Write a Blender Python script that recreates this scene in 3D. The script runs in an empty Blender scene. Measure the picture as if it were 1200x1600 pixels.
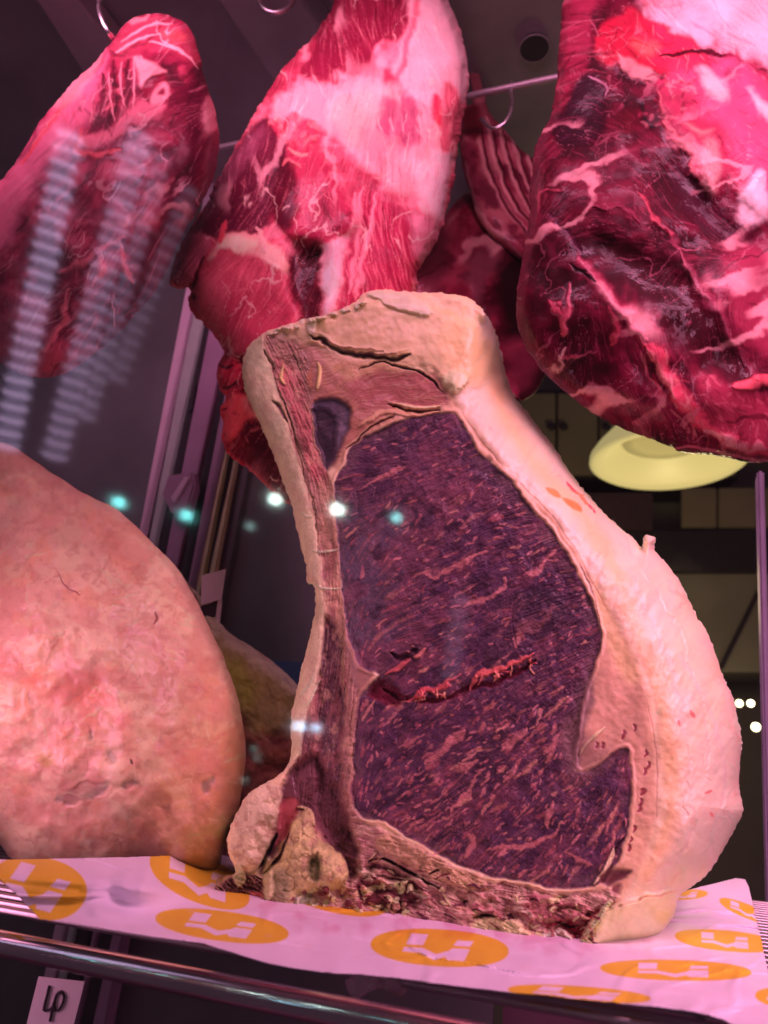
import bpy, math, random
import numpy as np
from mathutils import Vector, Matrix

# ------------------------------------------------------------------ camera
C = bpy.context.scene.collection
SC = bpy.context.scene
W0, H0, FPX = 1200.0, 1600.0, 1164.0
PITCH, ROLL, CAMZ = math.radians(20.0), math.radians(4.5), 0.07
_R0 = np.array([1.0, 0, 0]); _F = np.array([0, math.cos(PITCH), math.sin(PITCH)])
_U0 = np.array([0, -math.sin(PITCH), math.cos(PITCH)])
_R = math.cos(ROLL) * _R0 + math.sin(ROLL) * _U0
_U = -math.sin(ROLL) * _R0 + math.cos(ROLL) * _U0
CAM = np.array([0.0, 0.0, CAMZ])
cd = bpy.data.cameras.new('camera'); cam = bpy.data.objects.new('camera', cd); C.objects.link(cam)
cd.sensor_fit = 'HORIZONTAL'; cd.sensor_width = 27.0; cd.lens = 27.0 * FPX / W0
cd.clip_start = 0.01; cd.clip_end = 60
cam.matrix_world = Matrix(((_R[0], _U[0], -_F[0], CAM[0]), (_R[1], _U[1], -_F[1], CAM[1]),
                           (_R[2], _U[2], -_F[2], CAM[2]), (0, 0, 0, 1)))
cd.dof.use_dof = True; cd.dof.focus_distance = 0.46; cd.dof.aperture_fstop = 10.0
SC.camera = cam
SC.view_settings.view_transform = 'Standard'; SC.view_settings.look = 'None'
SC.view_settings.exposure = 0.12; SC.view_settings.gamma = 1.0; SC.view_settings.use_curve_mapping = False
SC.render.engine = 'CYCLES'
SC.cycles.max_bounces = 8; SC.cycles.transparent_max_bounces = 12
SC.cycles.sample_clamp_indirect = 4.0; SC.cycles.use_denoising = True

wd = bpy.data.worlds.new('World'); SC.world = wd; wd.use_nodes = True
wd.node_tree.nodes['Background'].inputs[0].default_value = (0.60, 0.31, 0.48, 1)
wd.node_tree.nodes['Background'].inputs[1].default_value = 0.065

PINK = np.array([1.0, 0.34, 0.60])
def area(name, loc, target, sx, sy, power, col, spread=180):
    d = bpy.data.lights.new(name, 'AREA'); d.shape = 'RECTANGLE'; d.size = sx; d.size_y = sy
    d.energy = power; d.color = col; d.spread = math.radians(spread)
    o = bpy.data.objects.new(name, d); C.objects.link(o); o.location = loc
    o.rotation_euler = (Vector(target) - Vector(loc)).to_track_quat('-Z', 'Y').to_euler()
    return o
# ------------------------------------------------------------------ pixel <-> place helpers
def rays(px, py):
    px = np.asarray(px, float); py = np.asarray(py, float)
    a = (px - W0 / 2) / FPX; b = -(py - H0 / 2) / FPX
    return _F + a[..., None] * _R + b[..., None] * _U
def on_plane(px, py, p0, n, d=0.0):
    r = rays(px, py); t = (np.dot(np.asarray(p0) - CAM, n) + d) / (r @ np.asarray(n))
    return CAM + r * t[..., None]
def on_z(px, py, z): return on_plane(np.asarray(px, float), np.asarray(py, float), np.array([0, 0, 0.0]), np.array([0, 0, 1.0]), z)
def on_y(px, py, y): return on_plane(np.asarray(px, float), np.asarray(py, float), np.array([0, y, 0.0]), np.array([0, 1.0, 0]))

# direction of the front edge of the shelf, and cabinet coordinates: u along it, v into the cabinet, z up from the shelf
eA = on_z(0, 1451, -0.002); eB = on_z(600, 1566, -0.002); EDGE = (eB - eA) / np.linalg.norm(eB - eA)
DEEP = np.array([-EDGE[1], EDGE[0], 0.0])
eA = eA - EDGE * ((eA - CAM) @ EDGE) ; eA[2] = 0.0       # u = 0 straight in front of the camera
def cab(u, v, z): return eA + EDGE * u + DEEP * v + np.array([0, 0, z])
# the pink display tubes with their diffusers: under the top front edge and in the two front uprights; then an added rear fill
area('tube_or_fill_light', cab(0.34, -0.06, 0.78), cab(0.20, 0.16, 0.22), 0.8, 0.22, 4.1, tuple(PINK), 112)
area('tube_or_fill_light', cab(-0.05, -0.09, 0.88), cab(-0.05, 0.30, 0.70), 1.4, 0.14, 3.6, tuple(PINK), 100)
area('tube_or_fill_light', cab(-0.46, -0.07, 0.06), cab(-0.26, 0.25, 0.06), 0.08, 0.25, 0.27, tuple(PINK), 110)
area('tube_or_fill_light', cab(0.42, -0.07, 0.30), cab(0.12, 0.18, 0.15), 0.12, 0.6, 1.15, tuple(PINK), 110)
area('tube_or_fill_light', cab(-0.44, 0.36, 0.72), cab(-0.12, 0.57, 0.30), 0.3, 0.05, 1.4, tuple(PINK), 80)  # unseen fill behind the left hanging cut, added to brighten the door upright

def s2l(c):
    c = np.asarray(c, float) / 255.0
    return np.where(c <= 0.04045, c / 12.92, ((c + 0.055) / 1.055) ** 2.4)
LEVEL = 1.0
def seen(c):
    """real surface colour of something that shows as c under the pink tubes"""
    a = s2l(c) / PINK / LEVEL
    return np.maximum(a * min(1.0, 0.86 / a.max()), 0.004)

# ------------------------------------------------------------------ 2-D painting toolkit (surface relief and surface colour of each cut)
def crom(pts, n=4, closed=True):
    p = np.asarray(pts, float); m = len(p); out = []
    for i in range(m if closed else m - 1):
        if closed: a, b, c, d = p[(i - 1) % m], p[i], p[(i + 1) % m], p[(i + 2) % m]
        else: a, b, c, d = p[max(i - 1, 0)], p[i], p[i + 1], p[min(i + 2, m - 1)]
        for k in range(n):
            t = k / n
            out.append(0.5 * (2 * b + (c - a) * t + (2 * a - 5 * b + 4 * c - d) * t * t + (3 * b - a - 3 * c + d) * t ** 3))
    if not closed: out.append(p[-1])
    return np.array(out)
_LAT = {}
def vnoise(x, y, seed):
    if seed not in _LAT: _LAT[seed] = np.random.RandomState(seed).rand(256, 256).astype(np.float32) * 2 - 1
    L = _LAT[seed]
    xi = np.floor(x).astype(np.int32); yi = np.floor(y).astype(np.int32)
    fx = (x - xi).astype(np.float32); fy = (y - yi).astype(np.float32)
    fx = fx * fx * fx * (fx * (fx * 6 - 15) + 10); fy = fy * fy * fy * (fy * (fy * 6 - 15) + 10)
    a = L[yi & 255, xi & 255]; b = L[yi & 255, (xi + 1) & 255]
    c = L[(yi + 1) & 255, xi & 255]; d = L[(yi + 1) & 255, (xi + 1) & 255]
    return (a + (b - a) * fx) * (1 - fy) + (c + (d - c) * fx) * fy
def fbm(x, y, seed, oct=4, gain=0.5):
    s = 0; a = 1; t = 0
    for k in range(oct):
        s = s + a * vnoise(x * 2 ** k + 17.3 * k, y * 2 ** k + 9.1 * k, seed + k); t += a; a *= gain
    return s / t
def sstep(a, b, x):
    t = np.clip((x - a) / (b - a), 0, 1); return t * t * (3 - 2 * t)
def blur(a, r):
    """three box blurs"""
    r = max(int(r), 1); n = 2 * r + 1
    for _ in range(3):
        for ax in (0, 1):
            p = np.pad(a, [(r + 1, r) if i == ax else (0, 0) for i in range(2)], mode='edge').cumsum(axis=ax)
            a = (np.take(p, range(n, p.shape[ax]), axis=ax) - np.take(p, range(0, p.shape[ax] - n), axis=ax)) / n
    return a
def lic(ang, L, seed):
    """fibres that follow a direction field (image angle, up is positive)"""
    H, W = ang.shape; rs = np.random.RandomState(seed); nz = rs.rand(H, W).astype(np.float32)
    acc = nz.copy(); dx = np.cos(ang); dy = -np.sin(ang)
    for sg in (1, -1):
        x, y = np.meshgrid(np.arange(W, dtype=np.float32), np.arange(H, dtype=np.float32))
        for _ in range(L):
            xi = np.clip(np.rint(x), 0, W - 1).astype(np.int32); yi = np.clip(np.rint(y), 0, H - 1).astype(np.int32)
            x = x + sg * dx[yi, xi]; y = y + sg * dy[yi, xi]
            xi = np.clip(np.rint(x), 0, W - 1).astype(np.int32); yi = np.clip(np.rint(y), 0, H - 1).astype(np.int32)
            acc += nz[yi, xi]
    acc -= acc.mean(); return acc / acc.std()

class Field:
    def __init__(s, outline, step, seed, rag=1.5, ragscale=14, smooth=4):
        s.seed = seed; s.step = step
        o = crom(outline, smooth) if smooth > 1 else np.asarray(outline, float)
        s.out = o; pad = 8
        x0, y0 = o.min(0) - pad; x1, y1 = o.max(0) + pad
        s.xs = np.arange(x0, x1, step); s.ys = np.arange(y0, y1, step)
        X, Y = np.meshgrid(s.xs, s.ys); s.X = X.astype(np.float32); s.Y = Y.astype(np.float32)
        s.sh = s.X.shape
        s.wx = fbm(s.X / 22, s.Y / 22, seed + 50, 4); s.wy = fbm(s.X / 22, s.Y / 22, seed + 60, 4)
        s.col = np.zeros(s.sh + (3,), np.float32); s.dep = np.zeros(s.sh, np.float32)
        s.rough = np.full(s.sh, 0.45, np.float32)
        s.sdf0 = s.sd(o, 0, full=True); s.sdf = s.sdf0 + rag * fbm(s.X / ragscale, s.Y / ragscale, seed + 70, 4)
    def n(s, scale, seed=0, oct=4, sx=1.0, ang=0.0, gain=0.5):
        c, q = math.cos(ang), math.sin(ang)
        u = (s.X * c - s.Y * q) / (scale * sx); v = (s.X * q + s.Y * c) / scale
        return fbm(u, v, s.seed + 100 + seed, oct, gain)
    def win(s, pts, m):
        a = np.asarray(pts); x0, y0 = a.min(0) - m; x1, y1 = a.max(0) + m
        i0 = int(np.clip(np.searchsorted(s.ys, y0), 0, s.sh[0])); i1 = int(np.clip(np.searchsorted(s.ys, y1), 0, s.sh[0]))
        j0 = int(np.clip(np.searchsorted(s.xs, x0), 0, s.sh[1])); j1 = int(np.clip(np.searchsorted(s.xs, x1), 0, s.sh[1]))
        return slice(i0, i1), slice(j0, j1)
    def seg(s, pts, w, X, Y):
        """distance to a polyline and the place along it (0-1)"""
        p = np.asarray(pts, np.float32); best = np.full(X.shape, 1e9, np.float32); par = np.zeros(X.shape, np.float32)
        ln = np.hypot(*(p[1:] - p[:-1]).T); tot = max(ln.sum(), 1e-6); acc = 0
        for i in range(len(p) - 1):
            d = p[i + 1] - p[i]; q = max(float(d @ d), 1e-9)
            t = np.clip(((X - p[i, 0]) * d[0] + (Y - p[i, 1]) * d[1]) / q, 0, 1)
            e = np.hypot(X - p[i, 0] - t * d[0], Y - p[i, 1] - t * d[1]); m = e < best
            best = np.where(m, e, best); par = np.where(m, (acc + t * ln[i]) / tot, par); acc += ln[i]
        return best, par
    def sd(s, pts, warp=0, full=False, w=None):
        w = w or (slice(None), slice(None))
        X = s.X[w] + warp * s.wx[w]; Y = s.Y[w] + warp * s.wy[w]
        p = np.asarray(pts, np.float32); q = np.vstack([p, p[:1]])
        d, _ = s.seg(q, None, X, Y); ins = np.zeros(X.shape, bool)
        for i in range(len(p)):
            (xa, ya), (xb, yb) = q[i], q[i + 1]
            if ya == yb: continue
            c = ((ya > Y) != (yb > Y)) & (X < (xb - xa) * (Y - ya) / (yb - ya) + xa); ins ^= c
        return np.where(ins, -d, d)
    def mix(s, w, m, col, var=0.0):
        if col is None: return
        c = seen(col).astype(np.float32)
        if var: c = c * (1 + var * s.wx[w][..., None])
        s.col[w] = s.col[w] * (1 - m[..., None]) + c * m[..., None]
    def fill(s, pts, col, soft=4, warp=6, dz=0, a=1, smooth=3, var=0.12, rough=None):
        p = crom(pts, smooth) if smooth > 1 else pts
        w = s.win(p, soft + warp + 4)
        if s.X[w].size == 0: return
        m = a * (1 - sstep(-soft, soft, s.sd(p, warp, w=w)))
        s.mix(w, m, col, var); s.dep[w] += dz * m
        if rough is not None: s.rough[w] = s.rough[w] * (1 - m) + rough * m
    def stroke(s, pts, width, col=None, soft=0.5, warp=3, dz=0, a=1, taper=True, smooth=4, var=0.2, rough=None):
        p = crom(pts, smooth, False) if (smooth > 1 and len(pts) > 2) else np.asarray(pts, float)
        w = s.win(p, width + warp + 3)
        if s.X[w].size == 0: return
        d, t = s.seg(p, None, s.X[w] + warp * s.wx[w], s.Y[w] + warp * s.wy[w])
        ww = width * (np.sqrt(np.clip(4 * t * (1 - t), 0, 1)) * 0.9 + 0.1) if taper else width
        m = a * (1 - sstep(1 - soft, 1 + 0.05, d / np.maximum(ww, 0.3)))
        s.mix(w, m, col, var); s.dep[w] += dz * m
        if rough is not None: s.rough[w] = s.rough[w] * (1 - m) + rough * m
    def inflate(s):
        """0 at the outline, rising smoothly to 1 in the middle (membrane solution)"""
        k = max(int(7 / s.step), 2); ins = (s.sdf[::k, ::k] < 0); u = np.zeros(ins.shape)
        for _ in range(2500):
            v = np.pad(u, 1); u = np.where(ins, 0.25 * (v[:-2, 1:-1] + v[2:, 1:-1] + v[1:-1, :-2] + v[1:-1, 2:]) + 1, 0)
        u = np.sqrt(u / u.max())
        iy = np.clip(np.arange(s.sh[0]) / k, 0, u.shape[0] - 1.001); ix = np.clip(np.arange(s.sh[1]) / k, 0, u.shape[1] - 1.001)
        a = iy.astype(int); b = ix.astype(int); fy = (iy - a)[:, None]; fx = (ix - b)[None]
        a2 = np.minimum(a + 1, u.shape[0] - 1); b2 = np.minimum(b + 1, u.shape[1] - 1)
        r = (u[a][:, b] * (1 - fx) + u[a][:, b2] * fx) * (1 - fy) + (u[a2][:, b] * (1 - fx) + u[a2][:, b2] * fx) * fy
        e = np.sqrt(np.clip(1 - (1 - np.clip(-s.sdf / 13, 0, 1)) ** 2, 0, 1)); r = blur(r, k) * e
        return np.where(s.sdf < 0, r, 0).astype(np.float32)
    def veins(s, scale, col, seed, width=0.05, a=0.6, dz=0.0, mask=1, sx=1.0, ang=0.0, warp=10):
        """thin membrane or fat lines with fading length"""
        c, q = math.cos(ang), math.sin(ang)
        X = s.X + warp * s.wx; Y = s.Y + warp * s.wy
        u = (X * c - Y * q) / (scale * sx); v = (X * q + Y * c) / scale
        f = fbm(u, v, s.seed + 200 + seed, 3)
        m = (1 - sstep(width * 0.3, width, np.abs(f))) * sstep(-0.05, 0.3, s.n(scale * 1.5, seed + 31, 3)) * a * mask
        s.mix((slice(None), slice(None)), m, col, 0.2); s.dep += dz * m

def new_mesh(name, V, F, cols=None, rough=None, mat=None, parent=None, smooth=True):
    me = bpy.data.meshes.new(name); V = np.asarray(V, np.float32); F = np.asarray(F, np.int32)
    me.vertices.add(len(V)); me.vertices.foreach_set('co', V.ravel())
    me.loops.add(F.size); me.loops.foreach_set('vertex_index', F.ravel())
    me.polygons.add(len(F)); me.polygons.foreach_set('loop_start', np.arange(len(F), dtype=np.int32) * F.shape[1])
    me.polygons.foreach_set('use_smooth', np.full(len(F), smooth))
    me.update(calc_edges=True); me.validate()
    if cols is not None:
        at = me.color_attributes.new('Col', 'FLOAT_COLOR', 'POINT')
        at.data.foreach_set('color', np.concatenate([cols, np.ones((len(cols), 1))], 1).astype(np.float32).ravel())
    if rough is not None:
        at = me.attributes.new('Rgh', 'FLOAT', 'POINT'); at.data.foreach_set('value', rough.astype(np.float32))
    if mat: me.materials.append(mat)
    o = bpy.data.objects.new(name, me); C.objects.link(o)
    if parent is not None: o.parent = parent; o.matrix_parent_inverse = parent.matrix_world.inverted()
    return o

def solidify_field(f, p0, n, back, labels, names, mat, root, zmin=None, whole_back=False):
    """a closed piece of meat: relief surface in front, a body behind; one mesh per label"""
    sdf = f.sdf; ins = sdf < 0
    gy, gx = np.gradient(sdf, f.step); g = np.maximum(np.hypot(gx, gy), 0.3)
    X = f.X.copy(); Y = f.Y.copy(); o = sdf > 0
    mv = np.where(o, np.clip(sdf, 0, 3 * f.step), 0)
    X = X - mv * gx / g / g; Y = Y - mv * gy / g / g
    r = rays(X, Y); n = np.asarray(n); base = np.dot(np.asarray(p0) - CAM, n); den = r @ n
    Pf = CAM + r * ((base + f.dep) / den)[..., None]
    bd = np.where(o, f.dep, np.minimum(back, f.dep - 0.0006))
    Pb = CAM + r * ((base + bd) / den)[..., None]
    if zmin is not None:
        Pf[..., 2] = np.maximum(Pf[..., 2], zmin); Pb[..., 2] = np.maximum(Pb[..., 2], zmin)
    H, Wd = f.sh; idx = np.arange(H * Wd).reshape(H, Wd)
    cell = ins[:-1, :-1] | ins[1:, :-1] | ins[:-1, 1:] | ins[1:, 1:]
    a, b, c, d = idx[:-1, :-1][cell], idx[:-1, 1:][cell], idx[1:, 1:][cell], idx[1:, :-1][cell]
    lab = labels[:-1, :-1][cell]
    N = H * Wd; bmap = np.where(o.ravel(), np.arange(N), np.arange(N) + N)
    Ff = np.stack([a, d, c, b], 1); Fb = np.stack([bmap[a], bmap[b], bmap[c], bmap[d]], 1)
    V = np.vstack([Pf.reshape(-1, 3), Pb.reshape(-1, 3)])
    col = np.clip(np.vstack([f.col.reshape(-1, 3)] * 2), 0.003, 0.9); rg = np.concatenate([f.rough.ravel()] * 2)
    rl = np.asarray(root.location) if root is not None else np.zeros(3)
    res = []
    for k, nm in enumerate(names):
        F = np.vstack([Ff[lab == k], Fb[lab == k] if not whole_back else (Fb if k == 0 else Fb[:0])])
        if len(F) == 0: continue
        u, inv = np.unique(F, return_inverse=True)
        res.append(new_mesh(nm, V[u] - rl, inv.reshape(F.shape), col[u], rg[u], mat[k] if isinstance(mat, list) else mat))
        if root is not None: res[-1].parent = root
    return res

# ------------------------------------------------------------------ naming
def tag(o, label=None, cat=None, group=None, kind=None):
    if label: o['label'] = label
    if cat: o['category'] = cat
    if group: o['group'] = group
    if kind: o['kind'] = kind
    return o
def empty(name, loc=(0, 0, 0)):
    o = bpy.data.objects.new(name, None); C.objects.link(o); o.location = loc; o.empty_display_size = 0.05
    bpy.context.view_layer.update(); return o

# ------------------------------------------------------------------ materials
def mat_new(name):
    m = bpy.data.materials.new(name); m.use_nodes = True; nt = m.node_tree
    return m, nt, nt.nodes['Principled BSDF']
def meat_mat(name, grain=700, bump=0.35, coat=0.15, spec=0.45, sss=0.0, var=0.28, wet=0.0):
    m, nt, b = mat_new(name); N = nt.nodes; L = nt.links
    at = N.new('ShaderNodeAttribute'); at.attribute_name = 'Col'
    ar = N.new('ShaderNodeAttribute'); ar.attribute_name = 'Rgh'
    tc = N.new('ShaderNodeTexCoord')
    n1 = N.new('ShaderNodeTexNoise'); n1.inputs['Scale'].default_value = grain; n1.inputs['Detail'].default_value = 5; n1.inputs['Roughness'].default_value = 0.65
    L.new(tc.outputs['Object'], n1.inputs['Vector'])
    n2 = N.new('ShaderNodeTexNoise'); n2.inputs['Scale'].default_value = grain * 0.13; n2.inputs['Detail'].default_value = 6
    L.new(tc.outputs['Object'], n2.inputs['Vector'])
    ad = N.new('ShaderNodeMath'); ad.operation = 'ADD'; L.new(n1.outputs['Fac'], ad.inputs[0]); L.new(n2.outputs['Fac'], ad.inputs[1])
    mr = N.new('ShaderNodeMapRange'); mr.inputs[1].default_value = 0.6; mr.inputs[2].default_value = 1.4
    mr.inputs[3].default_value = 1 - var; mr.inputs[4].default_value = 1 + var
    L.new(ad.outputs[0], mr.inputs[0])
    mx = N.new('ShaderNodeVectorMath'); mx.operation = 'SCALE'; L.new(at.outputs['Color'], mx.inputs[0]); L.new(mr.outputs[0], mx.inputs['Scale'])
    L.new(mx.outputs[0], b.inputs['Base Color'])
    rr = N.new('ShaderNodeMath'); rr.operation = 'MULTIPLY_ADD'; L.new(n2.outputs['Fac'], rr.inputs[0]); rr.inputs[1].default_value = 0.3
    r2 = N.new('ShaderNodeMath'); r2.operation = 'SUBTRACT'; L.new(ar.outputs['Fac'], r2.inputs[0]); r2.inputs[1].default_value = 0.15
    L.new(r2.outputs[0], rr.inputs[2]); L.new(rr.outputs[0], b.inputs['Roughness'])
    bp = N.new('ShaderNodeBump'); bp.inputs['Strength'].default_value = bump; bp.inputs['Distance'].default_value = 0.0004
    L.new(ad.outputs[0], bp.inputs['Height']); L.new(bp.outputs[0], b.inputs['Normal'])
    b.inputs['Specular IOR Level'].default_value = spec
    b.inputs['Coat Weight'].default_value = coat; b.inputs['Coat Roughness'].default_value = 0.2
    if wet:   # a wet film that glints on its small bumps
        b.inputs['Coat Roughness'].default_value = 0.07
        n3 = N.new('ShaderNodeTexNoise'); n3.inputs['Scale'].default_value = 130; n3.inputs['Detail'].default_value = 3; L.new(tc.outputs['Object'], n3.inputs['Vector'])
        b2 = N.new('ShaderNodeBump'); b2.inputs['Strength'].default_value = 0.6; b2.inputs['Distance'].default_value = 0.0016; L.new(n3.outputs['Fac'], b2.inputs['Height']); L.new(b2.outputs[0], b.inputs['Coat Normal'])
        n4 = N.new('ShaderNodeTexNoise'); n4.inputs['Scale'].default_value = 28; n4.inputs['Detail'].default_value = 3; L.new(tc.outputs['Object'], n4.inputs['Vector'])
        m4 = N.new('ShaderNodeMapRange'); m4.inputs[1].default_value = 0.42; m4.inputs[2].default_value = 0.62; m4.inputs[4].default_value = wet; L.new(n4.outputs['Fac'], m4.inputs[0]); L.new(m4.outputs[0], b.inputs['Coat Weight'])
    if sss:
        b.inputs['Subsurface Weight'].default_value = sss; b.inputs['Subsurface Radius'].default_value = (1.0, 0.45, 0.3)
        b.inputs['Subsurface Scale'].default_value = 0.006
    return m
def plain(name, col, rough=0.5, metal=0.0, noise=0.15, scale=30, bump=0.0, emit=None, estr=0.0, spec=0.5):
    m, nt, b = mat_new(name); N = nt.nodes; L = nt.links
    tc = N.new('ShaderNodeTexCoord'); n = N.new('ShaderNodeTexNoise'); n.inputs['Scale'].default_value = scale; n.inputs['Detail'].default_value = 6
    L.new(tc.outputs['Object'], n.inputs['Vector'])
    mr = N.new('ShaderNodeMapRange'); mr.inputs[1].default_value = 0.3; mr.inputs[2].default_value = 0.7
    mr.inputs[3].default_value = 1 - noise; mr.inputs[4].default_value = 1 + noise; L.new(n.outputs['Fac'], mr.inputs[0])
    mx = N.new('ShaderNodeVectorMath'); mx.operation = 'SCALE'; mx.inputs[0].default_value = col[:3]; L.new(mr.outputs[0], mx.inputs['Scale'])
    L.new(mx.outputs[0], b.inputs['Base Color'])
    m2 = N.new('ShaderNodeMapRange'); m2.inputs[3].default_value = max(rough - 0.08, 0.02); m2.inputs[4].default_value = rough + 0.1; L.new(n.outputs['Fac'], m2.inputs[0])
    L.new(m2.outputs[0], b.inputs['Roughness']); b.inputs['Metallic'].default_value = metal; b.inputs['Specular IOR Level'].default_value = spec
    if bump:
        bp = N.new('ShaderNodeBump'); bp.inputs['Strength'].default_value = bump; bp.inputs['Distance'].default_value = 0.001
        L.new(n.outputs['Fac'], bp.inputs['Height']); L.new(bp.outputs[0], b.inputs['Normal'])
    if emit:
        b.inputs['Emission Color'].default_value = (*emit, 1); b.inputs['Emission Strength'].default_value = estr
    return m

# ------------------------------------------------------------------ plain geometry
def tube(name, pts, r, mat, parent=None, seg=14, smooth=6, closed=False):
    p = crom(pts3(pts), smooth, closed) if len(pts) > 2 else pts3(pts)
    m = len(p); T = np.gradient(p, axis=0) if not closed else np.roll(p, -1, 0) - np.roll(p, 1, 0)
    T /= np.linalg.norm(T, axis=1)[:, None]; up = np.array([0.13, 0.31, 0.94])
    if abs(T[0] @ up) > 0.9: up = np.array([1.0, 0.1, 0])
    V = []; u = up
    for i in range(m):
        u = u - (u @ T[i]) * T[i]; u /= np.linalg.norm(u); v = np.cross(T[i], u)
        for k in range(seg):
            a = 2 * math.pi * k / seg; V.append(p[i] + r * (math.cos(a) * u + math.sin(a) * v))
    F = []
    for i in range(m if closed else m - 1):
        j = (i + 1) % m
        for k in range(seg): F.append((i * seg + k, i * seg + (k + 1) % seg, j * seg + (k + 1) % seg, j * seg + k))
    if not closed:
        for e, base in ((0, 0), (1, (m - 1) * seg)):
            V.append(p[0] if e == 0 else p[-1]); ci = len(V) - 1
            for k in range(0, seg, 1):
                q = (base + k, base + (k + 1) % seg)
                F.append((ci, q[1], q[0], ci) if e == 0 else (ci, q[0], q[1], ci))
    import bmesh
    bm = bmesh.new(); vs = [bm.verts.new(x) for x in V]
    for q in F:
        s = list(dict.fromkeys(q)); bm.faces.new([vs[i] for i in s])
    for fc in bm.faces: fc.smooth = True
    bmesh.ops.recalc_face_normals(bm, faces=bm.faces)
    return bm_obj(name, bm, mat, parent)
def pts3(p): return np.asarray([list(map(float, q)) for q in p])
def bm_obj(name, bm, mat, parent=None):
    me = bpy.data.meshes.new(name); bm.to_mesh(me); bm.free()
    if mat: me.materials.append(mat)
    o = bpy.data.objects.new(name, me); C.objects.link(o)
    if parent is not None:
        o.parent = parent; o.matrix_parent_inverse = parent.matrix_world.inverted()
    return o
def slab(name, quad, thick, mat, parent=None, bevel=0.002):
    """a board: front face is the quad (four points), depth along the vector thick"""
    import bmesh
    bm = bmesh.new(); q = pts3(quad); t = np.asarray(thick, float)
    a = [bm.verts.new(x) for x in q]; b = [bm.verts.new(x + t) for x in q]
    bm.faces.new(a); bm.faces.new(b[::-1])
    for i in range(4): bm.faces.new((a[i], b[i], b[(i + 1) % 4], a[(i + 1) % 4]))
    bmesh.ops.recalc_face_normals(bm, faces=bm.faces)
    if bevel: bmesh.ops.bevel(bm, geom=list(bm.edges), offset=bevel, segments=2, affect='EDGES')
    return bm_obj(name, bm, mat, parent)
def lathe(name, prof, mat, loc, parent=None, seg=48, axis=None):
    import bmesh
    bm = bmesh.new(); rows = []
    for r, z in prof:
        rows.append([bm.verts.new((r * math.cos(2 * math.pi * k / seg), r * math.sin(2 * math.pi * k / seg), z)) for k in range(seg)])
    for i in range(len(rows) - 1):
        for k in range(seg): bm.faces.new((rows[i][k], rows[i][(k + 1) % seg], rows[i + 1][(k + 1) % seg], rows[i + 1][k]))
    bm.faces.new(rows[0][::-1]); bm.faces.new(rows[-1])
    for fc in bm.faces: fc.smooth = len(fc.verts) == 4
    bmesh.ops.recalc_face_normals(bm, faces=bm.faces)
    if axis is not None:
        bm.transform(Vector(axis).to_track_quat('Z', 'Y').to_matrix().to_4x4())
    bmesh.ops.translate(bm, vec=Vector(loc), verts=bm.verts)
    return bm_obj(name, bm, mat, parent)
# ================================================================== structure: the cabinet round the meat
M_panel = plain('grey_panel', (0.42, 0.42, 0.42), 0.55, 0.2, 0.2, 9)
M_beam = plain('grey_beam', (0.62, 0.54, 0.58), 0.5, 0.2, 0.15, 9)
M_shade = plain('dark_seal', (0.03, 0.024, 0.028), 0.5, 0.0, 0.3, 20)
M_steel = plain('bright_steel', (0.55, 0.53, 0.54), 0.38, 1.0, 0.06, 60)
M_chrome = plain('polished_tube', (0.92, 0.90, 0.91), 0.09, 1.0, 0.05, 40)
M_door = plain('dark_door_panel', (0.15, 0.165, 0.16), 0.4, 0.0, 0.3, 5)
M_under = plain('dark_lower_panel', (0.13, 0.06, 0.09), 0.5, 0.0, 0.4, 6)
VB, CEIL = 0.58, 1.02
def on_back(px, py, off=0.0): return on_plane(np.asarray(px, float), np.asarray(py, float), cab(0, VB + off, 0), DEEP)
def qback(q, off=0.0): return [on_back(x, y, off) for x, y in q]
def qceil(q, z=CEIL): return [on_z(x, y, z) for x, y in q]
tag(slab('ceiling', [cab(-1.3, -0.12, CEIL + .025), cab(1.4, -0.12, CEIL + .025), cab(1.4, VB + .3, CEIL + .025), cab(-1.3, VB + .3, CEIL + .025)], (0, 0, 0.02), M_panel, bevel=0), kind='structure')
tag(slab('floor', [cab(-1.3, -0.12, -0.42), cab(1.4, -0.12, -0.42), cab(1.4, VB + .3, -0.42), cab(-1.3, VB + .3, -0.42)], (0, 0, -0.02), M_under, bevel=0), kind='structure')
# boards under the ceiling
for q, m, dz in (([(-60,-60),(20,-60),(150,100),(240,214),(150,214),(30,60)], None, 0),):
    pass
def beam(q, mat, drop, label, name='ceiling_beam'):
    o = slab(name, qceil(q, CEIL - drop), (0, 0, drop + 0.02), mat, bevel=0.002); tag(o, label, 'beam'); return o
beam([(24,-50),(82,-50),(250,165),(196,215)], M_beam, 0.02, 'pale grey board of the cabinet ceiling crossing behind the steel hook')
beam([(300,-60),(430,-60),(560,130),(470,190)], M_panel, 0.025, 'dark grey board of the cabinet ceiling between the two left hanging cuts')
back_hi = slab('back_board', qback([(600,118),(1000,40),(1000,130),(600,200)], -0.02), DEEP * 0.03, M_panel); tag(back_hi, 'grey board along the top of the cabinet back, above the ribs', 'board')
# round hole in the ceiling plate: a socket ring with a dark bottom
hp = on_z(835, 76, CEIL + 0.02); sk = empty('ceiling_socket', tuple(hp))
lathe('ring', [(0.019, 0.0), (0.0205, -0.0015), (0.022, 0.0), (0.0205, 0.002)], M_panel, tuple(hp), sk); lathe('bore', [(0.0195, -0.0005), (0.0195, 0.0045)], M_shade, tuple(hp), sk)
tag(sk, 'round dark hole in the ceiling plate between the hanging cuts', 'socket')

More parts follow.
